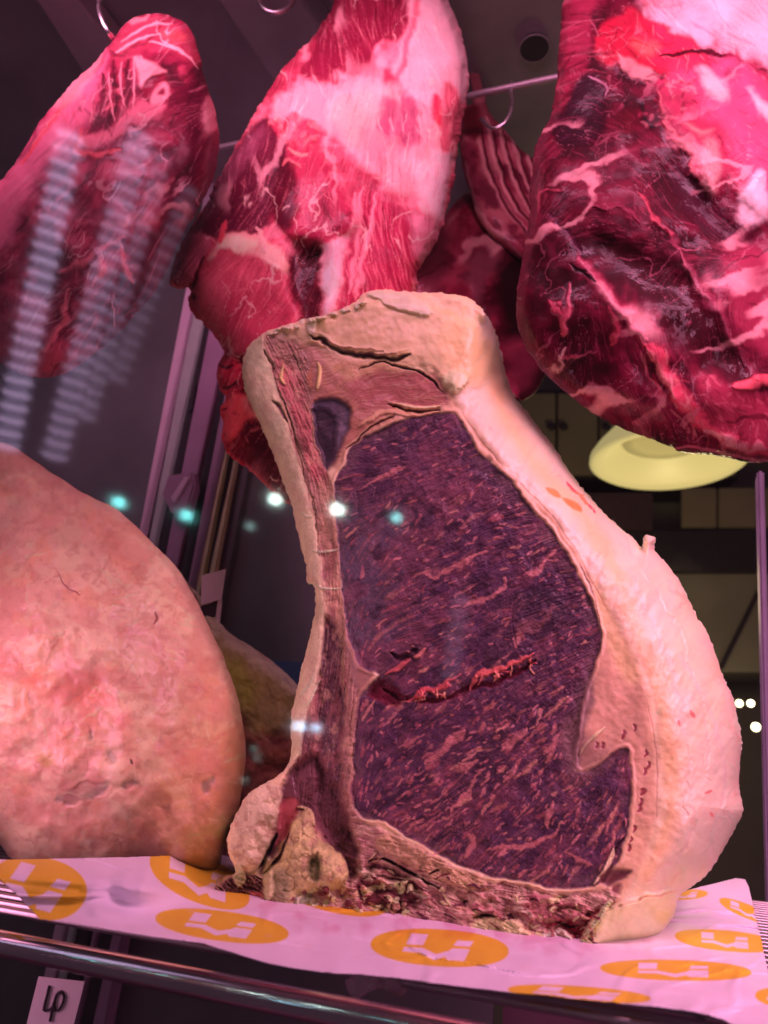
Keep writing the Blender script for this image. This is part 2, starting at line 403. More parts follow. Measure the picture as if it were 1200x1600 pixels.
# back: dark sliding door on the left with its upright, lower dark panel
dr = empty('sliding_door', tuple(cab(-0.6, VB, -0.4)))
slab('door_panel', [cab(-1.3, VB + .012, -0.42), cab(-0.20, VB + .012, -0.42), cab(-0.20, VB + .012, CEIL), cab(-1.3, VB + .012, CEIL)], DEEP * 0.01, M_door, dr, bevel=0)
tag(dr, 'dark sliding back door of the cabinet, left behind the hanging cut', 'door')
SLOPE = -0.193
def strip(x0, w, top=120, bot=1700, y0=475, s=SLOPE, s2=-0.22): return [(x0 + s * (top - y0), top), (x0 + w + s2 * (top - y0), top), (x0 + w + s2 * (bot - y0), bot), (x0 + s * (bot - y0), bot)]
up = empty('door_upright', tuple(on_back(230, 1400, -0.02)))
M_lilac = plain('lilac_metal', (0.80, 0.66, 0.76), 0.45, 0.0, 0.1, 14); M_gg = plain('grey_metal', (0.50, 0.62, 0.55), 0.5, 0.0, 0.12, 14)
M_pur = plain('dull_metal', (0.42, 0.28, 0.40), 0.45, 0.0, 0.12, 14); M_golden = plain('golden_strip', (0.8, 0.85, 0.45), 0.4, 0.0, 0.2, 25)
slab('face', qback(strip(285, 17), -0.03), DEEP * 0.02, M_lilac, up); slab('channel', qback(strip(302.6, 22), -0.028), DEEP * 0.02, M_gg, up)
slab('seal', qback(strip(325.2, 7), -0.026), DEEP * 0.02, M_shade, up); slab('face', qback(strip(333, 34), -0.027), DEEP * 0.02, M_pur, up)
slab('seal', qback(strip(368, 8), -0.024), DEEP * 0.02, M_shade, up); slab('face', qback(strip(377, 18), -0.026), DEEP * 0.02, M_pur, up)
slab('slot', qback([(300,600),(306,598),(299,640),(293,642)], -0.032), DEEP * 0.003, M_shade, up, bevel=0.0005)
hd = slab('handle', qback([(262,742),(300,736),(304,758),(292,800),(268,802),(254,772)], -0.05), DEEP * 0.018, M_pur, up, bevel=0.003)
slab('grip_rib', qback([(266,778),(288,744),(296,746),(272,786)], -0.055), DEEP * 0.006, M_lilac, hd, bevel=0.001)
for x in (396, 413): slab('gold_reflection', qback(strip(x, 8.5, top=500, bot=1010), -0.024), DEEP * 0.01, M_golden, up)  # warm reflections beside the upright, built as solid golden strips
tag(up, 'metal upright of the sliding door with a grip and two golden reflections built as strips', 'door frame')
dr2 = empty('sliding_door', tuple(cab(0, VB, -0.4)))
slab('door_panel', [on_back(430, 520, .01), on_back(800, 520, .01), on_back(800, 1150, .01), on_back(430, 1150, .01)], DEEP * 0.008, M_door, dr2, bevel=0)
tag(dr2, 'dark sliding door panel directly behind the standing rib', 'door')
lo = slab('lower_panel', [cab(-0.19, VB + .014, -0.42), cab(1.3, VB + .014, -0.42), cab(1.3, VB + .014, -0.035), cab(-0.19, VB + .014, -0.035)], DEEP * 0.01, M_under, bevel=0); tag(lo, 'dark lower back panel under the shelf', 'panel')
blu = slab('storage_box', qback([(410,1030),(500,1036),(500,1110),(410,1110)], -0.06), DEEP * 0.05, plain('blue_plastic', (0.05, 0.16, 0.28), 0.4)); tag(blu, 'blue box edge glimpsed left of the rib bone', 'box')
rp = empty('right_upright', tuple(on_back(1205, 1400, -0.04)))
slab('glass_edge', qback([(1183,735),(1194,735),(1212,1420),(1200,1420)], -0.04), DEEP * 0.03, plain('frosted_edge', (0.22, 0.20, 0.28), 0.5), rp); tag(rp, 'frosted lilac glass edge standing at the right border', 'glass edge')

# rods and hooks that carry the meat
M_rod = plain('satin_rod', (0.55, 0.50, 0.53), 0.45, 0.5, 0.05, 40)
rod = tube('hanging_rod', [on_back(140, 272, -0.17), on_back(340, 231, -0.17), on_back(600, 178, -0.17), on_back(865, 122, -0.17), on_back(1300, 34, -0.17)], 0.0042, M_rod); tag(rod, 'thin steel rod running across the back of the cabinet', 'rod')
M_hook = plain('hook_steel', (0.88, 0.86, 0.87), 0.28, 1.0, 0.05, 40)
def hook(pts, r, label, group='meat hooks'):
    o = tube('meat_hook', pts, r, M_hook); tag(o, label, 'hook', group); return o
P_h, n_h = (lambda r: (CAM + r * (0.60 / r[1]), np.array([0, -1.0, 0])))(rays(np.array(170.), np.array(40.)))
hook([on_plane(np.array(float(a)), np.array(float(b)), P_h, n_h, d) for a, b, d in ((232,-150,0),(190,-90,0),(163,-30,0.0),(155,8,0.0),(160,32,0),(172,54,-0.006),(192,72,-0.03),(214,78,-0.045))], 0.0029, 'chromed hook through the top of the left hanging cut')
hook([on_plane(np.array(float(a)), np.array(float(b)), P_h, n_h, -0.05 + d) for a, b, d in ((400,-80,0),(398,-30,0),(402,-4,0),(414,14,0.0),(431,20,0),(450,12,0),(459,-6,0),(458,-40,0))], 0.0034, 'empty chromed hook beside the pale fat sided cut')
hook([on_back(a, b, -0.17) for a, b in ((800,128),(798,142),(800,160),(796,180),(784,196),(768,200),(752,186))], 0.0026, 'shaded hook on the back rod holding the ribs')
# ================================================================== the standing dry aged rib cut
MEAT_DRY = meat_mat('dry_aged_surface', 620, 0.28, 0.03, 0.18)
MEAT_LEAN = meat_mat('aged_lean_surface', 620, 0.34, 0.03, 0.2, wet=0.22)
MEAT_WET = meat_mat('fresh_surface', 420, 0.14, 0.07, 0.06, var=0.14, wet=0.32)
MEAT_FAT = meat_mat('cured_fat_surface', 260, 0.10, 0.30, 0.35, var=0.07, sss=0.4)

sl = on_z(320, 1402, 0.0); sr = on_z(950, 1488, 0.0)
se = (sr - sl) / np.linalg.norm(sr - sl); sh = np.array([se[1], -se[0], 0.0])
S_N = math.cos(math.radians(7)) * sh + np.array([0, 0, math.sin(math.radians(7))])
S_P = sl

STEAK_OUT = [(410,522),(440,510),(470,500),(520,488),(556,472),(570,456),(600,452),(640,456),(690,458),(730,465),(755,485),(774,518),(785,560),(793,592),(800,612),(830,652),(865,697),(890,737),(925,780),(958,815),(990,842),
 (1003,856),(1004,842),(1012,836),(1024,842),(1022,858),(1040,878),(1060,905),(1075,932),(1088,962),(1105,988),(1118,1020),(1130,1058),(1142,1080),(1150,1110),(1159,1150),(1157,1190),(1155,1232),(1162,1266),(1150,1292),(1128,1330),
 (1110,1360),(1085,1383),(1062,1400),(1053,1430),(1035,1458),(1005,1480),(960,1490),(900,1487),(850,1481),(800,1476),(700,1463),(620,1456),(560,1452),(500,1451),(465,1442),(452,1425),(430,1431),(390,1421),(350,1411),(318,1402),
 (338,1386),(354,1372),(368,1362),(357,1332),(356,1305),(368,1275),(386,1242),(410,1225),(438,1210),(452,1192),(455,1160),(455,1120),(463,1080),(478,1015),(492,960),(491,918),(480,910),(477,880),(468,845),(455,790),(430,720),(405,660),(386,620),(378,580),(386,545)]
f = Field(STEAK_OUT, 1.25, 11, rag=2.4, ragscale=8, smooth=3)
X, Y = f.X, f.Y
EDGE_L = crom([(700,600),(722,645),(790,735),(855,797),(905,870),(960,970),(1000,1050),(1018,1120),(1026,1200),(1023,1280),(1003,1345),(985,1380),(965,1415),(940,1440),(915,1490)], 4, False)
BONE_L = crom([(408,520),(418,560),(440,635),(470,735),(488,800),(497,850),(500,912),(507,960),(503,1000),(498,1050),(480,1110),(472,1150),(470,1180)], 4, False)
OUTER = np.vstack([EDGE_L[::-1], [(700,560),(800,440),(1300,440),(1300,1600),(915,1600)]])
LEAN = [(540,720),(556,693),(600,668),(640,652),(690,646),(716,652),(738,690),(765,722),(800,752),(840,808),(870,843),(900,888),(922,932),(934,972),(937,1010),(929,1040),(914,1075),(905,1110),(900,1150),(893,1190),(905,1208),(928,1200),(950,1182),(966,1168),(978,1168),(984,1185),
        (987,1235),(984,1285),(972,1330),(950,1366),(928,1382),(880,1388),(820,1380),(760,1368),(700,1345),(645,1312),(605,1285),(575,1278),(553,1262),(552,1190),(556,1130),(566,1080),(592,1056),(560,1035),(545,1000),(538,950),(532,880),(526,800),(524,760)]
# base: fat
full = (slice(None), slice(None))
nA = f.n(60, 1); nB = f.n(22, 2); nC = f.n(7, 3)
gtop = sstep(470, 1000, X) * 0.6 + 0.4 * sstep(800, 480, Y)
f.col[:] = seen((232,140,136)); f.mix(full, sstep(-0.2, 0.5, nA), (240,148,136)); f.mix(full, 0.7 * sstep(0.1, 0.6, nB), (222,125,120))
# flank of the fat cap
sdo = f.sd(OUTER); fl = 1 - sstep(-10, 6, sdo)
f.mix(full, fl, (252,160,168)); f.mix(full, fl * 0.6 * sstep(0.0, 0.5, f.n(70, 5)), (250,152,146)); f.mix(full, fl * 0.6 * sstep(0.05, 0.5, f.n(30, 6, sx=3, ang=1.0)), (240,140,150))
f.stroke([(760,560),(790,650),(850,740),(900,790),(950,870),(985,960),(1020,1050),(1040,1130),(1050,1230),(1040,1300),(1010,1370)], 26, (246,140,118), 1.0, 6, a=0.7, taper=False, var=0.04)
# inner fat between lean and edge
INNER = [(700,600),(722,645),(790,735),(855,797),(905,870),(960,970),(1000,1050),(1018,1120),(1026,1200),(1023,1280),(1003,1345),(965,1400),(900,1400),(860,1300),(870,1000),(800,800),(700,680)]
f.fill(INNER, (226,128,124), 6, 3)
f.fill([(905,1060),(960,1000),(1000,1080),(1015,1180),(1005,1290),(960,1180),(900,1210)], (214,112,116), 14, 8, a=0.7)
f.fill([(930,900),(965,980),(1000,1055),(975,1060),(940,980)], (232,138,122), 10, 5, a=0.8)
# brown red sheath on top of the eye
f.fill([(430,545),(470,535),(530,560),(600,572),(650,578),(700,612),(690,640),(620,655),(560,690),(530,720),(505,730),(480,660),(450,600)], (178,84,84), 9, 10, dz=-0.001)
f.fill([(545,590),(620,580),(680,590),(702,625),(660,636),(600,640),(560,640)], (165,66,74), 8, 8)
f.fill([(500,560),(560,568),(640,566),(600,580),(540,592)], (205,115,100), 8, 8, a=0.8)
f.fill([(440,510),(500,500),(560,480),(650,470),(760,520),(770,580),(720,610),(640,560),(540,552),(480,530)], (228,140,128), 8, 8, a=0.85, dz=0.003)
f.fill([(470,505),(560,482),(620,500),(640,550),(560,548),(500,525)], (206,122,106), 12, 8, a=0.7)
f.fill([(690,480),(740,500),(760,570),(730,600),(700,560)], (240,142,116), 16, 8, a=0.6, var=0.05)
# bone side and connective bands on the left
band = [(412,535),(440,530),(478,560),(486,640),(500,720),(520,760),(528,850),(536,950),(545,1040),(560,1100),(552,1200),(550,1300),(520,1330),(480,1290),(455,1200),(470,1150),(500,1040),(508,960),(498,850),(470,740),(440,640)]
f.fill(band, (172,88,94), 9, 10, dz=-0.001)
f.fill([(430,560),(470,600),(500,720),(516,745),(500,760),(470,690),(445,620)], (202,70,88), 6, 8, a=0.8)
f.fill([(500,745),(525,770),(528,880),(540,980),(532,1010),(520,960),(512,880),(497,800)], (188,100,98), 5, 5, a=0.8)
f.fill([(506,960),(535,1000),(533,1060),(540,1110),(534,1180),(540,1260),(530,1310),(498,1280),(495,1200),(492,1120),(498,1040)], (98,40,58), 5, 5, dz=-0.0035)
f.fill([(536,960),(560,1030),(585,1050),(566,1085),(556,1130),(551,1200),(549,1262),(538,1240),(541,1150),(545,1080),(536,1010)], (166,84,92), 4, 3, dz=0.001)
f.fill([(470,1130),(500,1120),(492,1200),(500,1270),(480,1260),(455,1215),(462,1180)], (130,52,66), 5, 6)
STRIP = np.vstack([BONE_L, [(440,1200),(300,1200),(300,500)]])
sdb = f.sd(STRIP); bl = (1 - sstep(-3, 3, sdb))
f.mix(full, bl, (228,150,142)); f.mix(full, bl * 0.6 * sstep(0, 0.5, nB), (214,128,128)); f.mix(full, bl * 0.5 * sstep(0.1, 0.5, f.n(40, 8)), (240,172,160))
bang = blur(np.where(Y < 760, math.radians(-66), np.where(Y < 980, math.radians(-84), math.radians(-98))).astype(np.float32), 30) + 0.12 * nB
bf = lic(bang, 26, 61); bf2 = lic(bang + 0.3 * nC, 8, 62); bm_ = np.clip((1 - sstep(-2, 2, f.sd(crom(band, 3), 4))) * (1 - bl), 0, 1)
f.mix(full, bm_ * sstep(0.3, 1.8, bf) * 0.32, (206,120,120)); f.mix(full, bm_ * sstep(-0.3, -1.8, bf) * 0.32, (112,42,58)); f.mix(full, bm_ * 0.6 * sstep(0.05, 0.4, f.n(15, 71, 4, sx=2.5, ang=1.4)), (150,62,74)); f.mix(full, bm_ * 0.5 * sstep(0.1, 0.45, f.n(12, 72, 4, sx=2.0, ang=1.4)), (206,112,110)); f.dep += bm_ * (0.0002 * bf + 0.0003 * bf2 + 0.0018 * nB + 0.0008 * f.n(10, 73))
f.mix(full, bl * sstep(0.4, 1.8, bf) * 0.3, (246,184,172)); f.mix(full, bl * sstep(-0.4, -1.8, bf2) * 0.3, (196,104,108)); f.dep += bl * (0.00005 * bf + 0.0008 * nB)
shm = (1 - sstep(-3, 3, f.sd(crom([(430,545),(470,535),(530,560),(600,572),(650,578),(700,612),(690,640),(620,655),(560,690),(530,720),(505,730),(480,660),(450,600)], 3), 6)))
sf = lic(0.6 * nA + 0.9 * nB + 0.2, 10, 63); f.mix(full, shm * sstep(0.4, 1.8, sf) * 0.4, (206,120,108)); f.mix(full, shm * sstep(-0.4, -1.8, sf) * 0.3, (130,50,60)); f.dep += shm * 0.0001 * sf
for a_, b_ in (((488,862),(530,858)), ((480,912),(534,918)), ((470,800),(486,806)), ((478,1105),(500,1060)), ((466,1090),(492,1050))):
    f.stroke([a_, ((a_[0] + b_[0]) / 2, (a_[1] + b_[1]) / 2 + 3), b_], 2.2, (244,176,170), dz=0.0009, warp=4)
# lean
sdl = f.sd(crom(LEAN, 3), 5); lean = 1 - sstep(-2.5, 2.5, sdl)
ang = np.where(Y > 1050, math.radians(40), math.radians(24)).astype(np.float32)
ang = blur(ang, 40) + 0.35 * f.n(90, 12, 2) + 0.25 * nB
ang += math.radians(34) * sstep(905, 985, X) * sstep(1120, 1220, Y) - math.radians(0)
ang += math.radians(40) * sstep(640, 540, X) * sstep(760, 900, Y)
fib = lic(ang, 13, 5); fib2 = lic(ang + 0.25 * f.n(12, 13), 5, 6); fib3 = lic(ang, 30, 9)
f.mix(full, lean, (78,30,60))
f.mix(full, lean * 0.8 * sstep(-0.1, 0.5, nA), (70,28,52)); f.mix(full, lean * 0.55 * sstep(0.0, 0.5, f.n(45, 14)), (104,38,64))
f.mix(full, lean * 0.6 * sstep(700, 540, X) * sstep(760, 850, Y) * sstep(1080, 980, Y), (104,62,88))
clump = sstep(-0.35, 0.25, f.n(34, 51, 4, sx=2.0, ang=0.6)) * (0.35 + 0.65 * sstep(-0.3, 0.3, nC)); f.mix(full, lean * sstep(0.5, 2.2, fib2) * 0.4 * clump, (146,66,84)); f.mix(full, lean * sstep(-0.5, -2.2, fib) * 0.38 * clump, (52,18,38)); f.mix(full, lean * 0.5 * sstep(0.05, 0.4, f.n(13, 52, 4, sx=2.2, ang=0.6)), (110,46,72)); f.mix(full, lean * 0.6 * sstep(-0.05, -0.4, f.n(13, 53, 4, sx=2.2, ang=0.6)), (48,16,36))
f.mix(full, lean * sstep(0.9, 2.0, fib3) * sstep(-0.1, 0.35, f.n(70, 33)) * 0.7, (172,70,84))
f.mix(full, lean * 0.5 * (1 - sstep(0, 16, np.abs(sdl + 8))) * sstep(0.1, -0.3, nB), (120,60,78))
f.dep += lean * (0.00016 * fib2 + 0.00008 * fib + 0.0012 * nB + 0.0003 * nC - 0.001)
f.rough += lean * 0.02
# dark small muscle
PIT = [(487,632),(505,622),(528,624),(545,640),(548,662),(536,692),(522,722),(511,738),(502,716),(490,682)]
f.fill(PIT, (78,42,66), 4, 5, dz=-0.003); f.fill([(488,640),(520,650),(525,690),(511,733),(500,710),(490,680)], (44,16,34), 6, 6, dz=-0.003, a=0.85)
f.fill([(530,640),(546,655),(538,690),(526,700)], (112,66,92), 6, 5, a=0.7)
# marbling
mb = blur(lic(ang + 0.3 * nC, 15, 91), 1); mb /= mb.std(); md = sstep(-0.15, 0.3, f.n(60, 92)) * (0.35 + 0.65 * sstep(1000, 1150, Y)); md = np.maximum(md, 0.25)
f.mix(full, lean * sstep(1.1, 1.9, mb + 0.9 * f.n(16, 93)) * md, (166,68,84)); f.mix(full, lean * sstep(1.9, 2.6, mb + 0.9 * f.n(16, 93)) * md, (196,96,102))
f.mix(full, lean * sstep(0.16, 0.34, f.n(26, 94, 4, sx=2.4, ang=0.7)) * 0.4, (126,46,70))
rs = np.random.RandomState(3); cnt = 0
while cnt < 380:
    x = rs.uniform(540, 985); y = rs.uniform(655, 1385)
    i = int((y - f.ys[0]) / f.step); j = int((x - f.xs[0]) / f.step)
    if sdl[i, j] > -6: continue
    dens = 0.35 + 0.9 * (y > 1080) + 0.5 * (x > 640) * (y > 800); 
    if rs.rand() > dens / 1.6 or f.n is None: continue
    cnt += 1; a = float(ang[i, j]) + rs.normal(0, 0.12); l = min(rs.lognormal(2.25, 0.55), 46); w = rs.uniform(1.1, 2.6) * (1 + l / 24) * (1.25 if y > 1090 else 0.9)
    dx, dy = math.cos(a) * l, -math.sin(a) * l; k = rs.rand()
    c = (172,72,86) if k < .45 else (150,54,74) if k < .8 else (192,92,98)
    f.stroke([(x - dx / 2, y - dy / 2), (x + rs.normal(0, 1.5), y + rs.normal(0, 1.5)), (x + dx / 2, y + dy / 2)], w, c, 0.9, 7, dz=0.00012, a=0.8, smooth=2, rough=0.4)
cnt = 0
while cnt < 560:
    x = rs.uniform(540, 985); y = rs.uniform(655, 1385); i = int((y - f.ys[0]) / f.step); j = int((x - f.xs[0]) / f.step)
    if sdl[i, j] > -6 or rs.rand() > (1.0 if y > 1090 else 0.35) * (0.25 + 0.75 * (nB[i, j] + 0.5 * nA[i, j] > -0.05)): continue
    cnt += 1; a = float(ang[i, j]) + rs.normal(0, 0.25); l = rs.uniform(4, 15); dx, dy = math.cos(a) * l * .5, -math.sin(a) * l * .5
    f.stroke([(x - dx, y - dy), (x + rs.normal(0, .8), y + rs.normal(0, .8)), (x + dx, y + dy)], rs.uniform(1.3, 3.0), [(172,66,88),(196,86,106),(152,54,78),(190,84,106)][cnt % 4], 0.8, 4, dz=0.0001, a=rs.uniform(.5, .95), smooth=2, rough=0.35)
for p, w in (([(668,1190),(700,1165),(722,1140)], 10), ([(782,1175),(808,1150),(822,1130)], 9), ([(850,1182),(866,1160),(878,1140)], 7), ([(800,995),(840,975),(872,950)], 8), ([(720,950),(770,925),(790,905)], 5), ([(806,1010),(815,985),(838,960)], 11),
             ([(640,905),(700,890),(760,860)], 5), ([(852,1290),(858,1272),(860,1258)], 7), ([(760,1330),(830,1320),(880,1290)], 6), ([(728,1340),(735,1320),(736,1305)], 6), ([(700,1270),(730,1240),(748,1215)], 6), ([(560,770),(600,740),(640,725)], 4), ([(880,1330),(900,1345),(930,1350)], 5), ([(820,900),(850,885),(870,860)], 5)):
    f.stroke(p, w, (184,78,96), 0.7, 11, dz=0.0002, a=0.85, rough=0.4)
for p in ([(806,930),(800,970),(812,1010),(850,1000)], [(936,960),(938,1010),(928,1040)], [(905,880),(925,920),(936,965)]):
    f.stroke(p, 1.6, (50,18,36), warp=4, dz=-0.0004, a=0.7)
f.fill([(808,935),(850,920),(880,930),(870,980),(830,1000),(810,985)], (60,26,48), 4, 6, a=0.7)
# torn fissure
f.stroke([(596,1072),(630,1092),(680,1098),(730,1078),(790,1058),(840,1030)], 8, (96,12,36), 0.8, 9, dz=-0.0028)
f.stroke([(636,1100),(670,1080),(700,1068),(720,1056)], 6, (196,58,74), 0.7, 10, dz=0.0014, rough=0.3)
f.stroke([(735,1082),(745,1060),(770,1046),(800,1036),(835,1022)], 6, (206,68,80), 0.7, 10, dz=0.0016, rough=0.3)
f.fill([(590,1062),(620,1075),(628,1100),(600,1100),(575,1085)], (96,12,34), 5, 6, dz=-0.004)
f.stroke([(600,1054),(622,1044),(640,1030)], 5, (196,66,84), 0.4, 5, dz=0.002)
f.stroke([(634,1018),(650,1026),(664,1012)], 3.4, (214,92,104), 0.4, 3, dz=0.002); f.stroke([(610,1020),(630,1030),(650,1016)], 8, (60,12,32), 0.7, 6, dz=-0.002)
for k in range(26):
    t = rs.rand() ** (1 if k % 2 else 2); x = 655 + 185 * t; y = 1090 - 56 * t + rs.normal(0, 4); l = rs.uniform(4, 18)
    f.stroke([(x, y - l * .5), (x + rs.normal(0, 3), y), (x + rs.normal(0, 5), y + l * .5)], rs.uniform(1.2, 2.6), [(222,84,92),(190,50,70),(236,112,110)][k % 3], 0.6, 5, dz=0.0010, smooth=2, rough=0.28)
for k in range(40):   # dried hairs and fibres
    x = rs.uniform(545, 960); y = rs.uniform(680, 1370); i = int((y - f.ys[0]) / f.step); j = int((x - f.xs[0]) / f.step)
    if sdl[i, j] > -8: continue
    a = rs.uniform(0, 6.28); l = rs.uniform(6, 22)
    f.stroke([(x, y), (x + l * .5 * math.cos(a) + rs.normal(0, 3), y - l * .5 * math.sin(a)), (x + l * math.cos(a + .4), y - l * math.sin(a + .4))], 0.9, (150,76,100), 0.6, 2, dz=0.0002, smooth=3, taper=True, a=0.55)
# membrane round the lean, fat seam, blood spots in the seam
dl = np.abs(sdl)
f.mix(full, (1 - sstep(0, 3, np.abs(sdl - 5))) * 0.5, (206,112,110)); f.dep += 0.0008 * (1 - sstep(0, 5, np.abs(sdl - 4)))
for p in ([(790,735),(855,797),(905,868)], [(722,645),(760,700),(792,737)], [(1008,1090),(1022,1150),(1027,1210),(1024,1285)], [(905,870),(950,955)]):
    f.stroke(p, 1.3, (176,84,88), 0.8, 3, dz=-0.0003, a=0.7)
for k, (x, y) in enumerate([(1008,1178),(1012,1195),(1008,1205),(1004,1240),(1003,1255),(1000,1265),(992,1296),(988,1312),(985,1325),(935,1165),(945,1163),(990,1140),(972,1148)]):
    f.stroke([(x - 2, y - 6), (x + 1, y), (x - 3, y + 6)], rs.uniform(2.5, 5.5), (158,50,66), 0.7, 5, dz=-0.0005)
f.fill([(880,1150),(895,1120),(908,1080),(925,1050),(930,1090),(915,1130),(905,1190),(893,1210)], (122,62,78), 6, 6, a=0.8)
f.stroke([(905,1180),(915,1165),(945,1135)], 3, (232,150,140), 0.5, 2, dz=0.001)
f.stroke([(950,1350),(960,1330),(975,1310)], 3, (60,20,34), 0.5, 3, dz=-0.001); f.stroke([(928,1380),(945,1362),(955,1340),(960,1325)], 4, (226,140,136), 0.5, 4, dz=0.002)
f.fill([(936,1370),(960,1358),(985,1362),(970,1376),(945,1385)], (120,44,60), 4, 4, dz=-0.002); f.fill([(955,1385),(972,1380),(968,1395),(955,1400)], (140,58,70), 4, 4, dz=-0.001)
# cracks in the top
for p, w, d in (([(486,522),(505,535),(530,548),(570,558),(610,560),(642,556)], 7, -0.007), ([(560,576),(600,568),(640,574),(668,590),(692,612)], 3.4, -0.004), ([(606,634),(630,643),(660,643),(690,640)], 4.5, -0.006), ([(540,706),(560,686),(585,664),(612,652)], 3, -0.004),
                ([(412,545),(420,562),(428,580)], 3, -0.003), ([(425,625),(436,640),(446,660)], 6, -0.003), ([(455,555),(464,568),(468,582)], 3, -0.002), ([(424,560),(440,620),(462,690),(478,745),(492,800)], 2.2, -0.003), ([(437,600),(450,650),(470,705),(485,740)], 2.0, -0.002), ([(486,640),(488,680),(500,716)], 2.2, -0.003),
                ([(484,775),(496,830),(500,870)], 3, -0.002), ([(535,965),(536,1040),(540,1110)], 2.0, -0.002)):
    f.stroke(p, w * 0.9, (96,34,44), 0.85, 6, dz=d * 0.6); f.stroke([(a, b - w * 1.3) for a, b in p], w * 0.5, (226,140,122), 0.8, 6, dz=0.001, a=0.5)
for p in ([(500,526),(540,543),(600,548)], [(505,540),(560,553),(620,552)]): f.stroke(p, 2, (150,80,80), 0.6, 4, dz=0.001)
f.stroke([(442,570),(440,590),(446,600)], 3, (226,140,110), 0.5, 2, dz=0.002); f.stroke([(496,567),(500,585),(495,608)], 3.5, (232,150,116), 0.5, 2, dz=0.002); f.stroke([(487,572),(484,590),(488,606)], 5, (190,84,76), 0.5, 2)
f.stroke([(612,630),(650,636),(690,634)], 2.5, (224,140,126), 0.5, 2, dz=0.001); f.stroke([(560,666),(600,645),(650,648),(690,642)], 5, (206,112,104), 0.6, 5, dz=0.0015)
f.fill([(572,460),(600,452),(640,458),(672,480),(668,492),(640,490),(615,482),(590,470)], (246,160,162), 3, 9, dz=0.0022, rough=0.35)
f.fill([(690,590),(712,578),(735,590),(728,604),(705,612)], (240,164,150), 3, 6, dz=0.003)
f.fill([(480,505),(494,500),(492,520),(484,522)], (240,160,160), 2, 3, dz=0.003)
for k in range(40):
    t = rs.rand(); x = 420 + 150 * t; y = 518 - 48 * t + rs.uniform(1, 7); f.stroke([(x - 4, y + 1), (x, y - 1), (x + 4, y)], rs.uniform(2, 5), (246,168,166), 0.6, 5, dz=rs.uniform(0.001, 0.004))
for k in range(8):
    x = rs.uniform(880, 935); y = 735 + (x - 860) * .75 + rs.normal(0, 6)
    f.stroke([(x, y), (x + 8, y + 8), (x + rs.uniform(10, 18), y + rs.uniform(6, 18))], rs.uniform(2, 5), [(214,52,80),(224,96,80)][k % 2], 0.6, 5)
f.fill([(853,762),(868,765),(878,778),(866,776)], (222,98,66), 2, 2); f.fill([(880,778),(905,788),(908,800),(886,790)], (222,98,66), 2, 2)
for p in ([(1078,1110),(1086,1122)], [(1100,1240),(1112,1236)], [(1060,1125),(1064,1136)], [(1110,1268),(1116,1276)]): f.stroke(p, 4, (226,92,104), 0.8, 3)
# flank relief: soft lengthwise folds
fold = f.n(46, 40, 4, sx=3.6, ang=math.radians(62)); f.dep += fl * (0.0035 * fold + 0.0004 * nB)
f.veins(40, (232,118,120), 2, 0.04, 0.5, mask=fl, sx=4, ang=math.radians(62)); f.veins(26, (255,190,180), 3, 0.05, 0.5, mask=fl, sx=4, ang=math.radians(62))
f.stroke([(1060,1020),(1100,1090),(1130,1180),(1128,1260),(1100,1320)], 3, (226,140,160), 0.9, 4, dz=-0.0006, a=0.6)
for p, w_, d_ in (([(975,850),(1030,930),(1075,1030),(1100,1130),(1108,1230)], 5, -0.0012), ([(1000,880),(1062,980),(1098,1090),(1122,1200)], 4, 0.0010), ([(950,850),(1005,940),(1050,1050),(1072,1160),(1070,1270)], 6, -0.0010), ([(1090,1270),(1060,1340),(1010,1380)], 5, -0.0012), ([(1110,1010),(1138,1090),(1146,1180)], 4, -0.0010), ([(1145,1225),(1120,1290),(1090,1350)], 4, 0.0012), ([(845,700),(900,780),(960,850)], 4, -0.0008)):
    f.stroke(p, w_, (236,140,152) if d_ < 0 else (255,176,180), 1.0, 10, dz=d_, a=0.5)
for k in range(60):
    t = rs.rand(); q = np.array([(985,840),(1060,900),(1105,985),(1130,1058),(1150,1120),(1152,1200),(1150,1270),(1115,1340)])[rs.randint(8)] + rs.normal(0, 9, 2); a = rs.uniform(0.9, 1.5); l = rs.uniform(8, 34)
    f.stroke([q - (l * .3, 0), q + (l * .3 * math.cos(a), l * .5 * math.sin(a)), q + (l * .4 * math.cos(a), l * math.sin(a))], rs.uniform(2, 6), [(255,180,186),(238,140,156)][k % 2], 0.9, 8, dz=rs.uniform(-0.001, 0.0014), a=0.5)
f.fill([(880,1120),(905,1140),(935,1160),(960,1165),(930,1205),(905,1225),(880,1200)], (126,60,76), 14, 10, a=0.55)
# knobs and rubble of the chine along the bottom
low = (1 - sstep(-8, 4, f.sd(crom([(545,1262),(575,1282),(645,1318),(700,1350),(760,1375),(880,1394),(940,1388),(965,1400),(930,1450),(900,1500),(440,1480),(470,1400),(520,1330),(540,1290)], 3), 8)))
f.mix(full, low, (190,98,110))
lay = lic(np.full(f.sh, math.radians(-14), np.float32) + 0.5 * nA + 0.5 * nB, 16, 21)
f.mix(full, low * sstep(0.3, 1.8, lay) * .6, (226,136,140)); f.mix(full, low * sstep(-0.4, -1.8, lay) * .55, (136,54,70)); f.mix(full, low * .7 * sstep(.05, .4, f.n(18, 48)), (214,124,130)); f.mix(full, low * .6 * sstep(.1, .45, f.n(15, 49)), (150,62,78)); f.dep += low * (0.0004 * lay + 0.003 * nB + 0.0014 * f.n(11, 41))
f.fill([(600,1300),(640,1318),(700,1352),(760,1378),(740,1392),(690,1378),(640,1350),(590,1322)], (198,112,104), 5, 7, a=0.9, dz=0.003)
f.stroke([(575,1345),(600,1340),(640,1362),(690,1388)], 3, (60,16,30), 0.6, 4, dz=-0.004); f.stroke([(670,1366),(680,1360),(688,1358)], 2, (60,20,30), dz=-0.003)
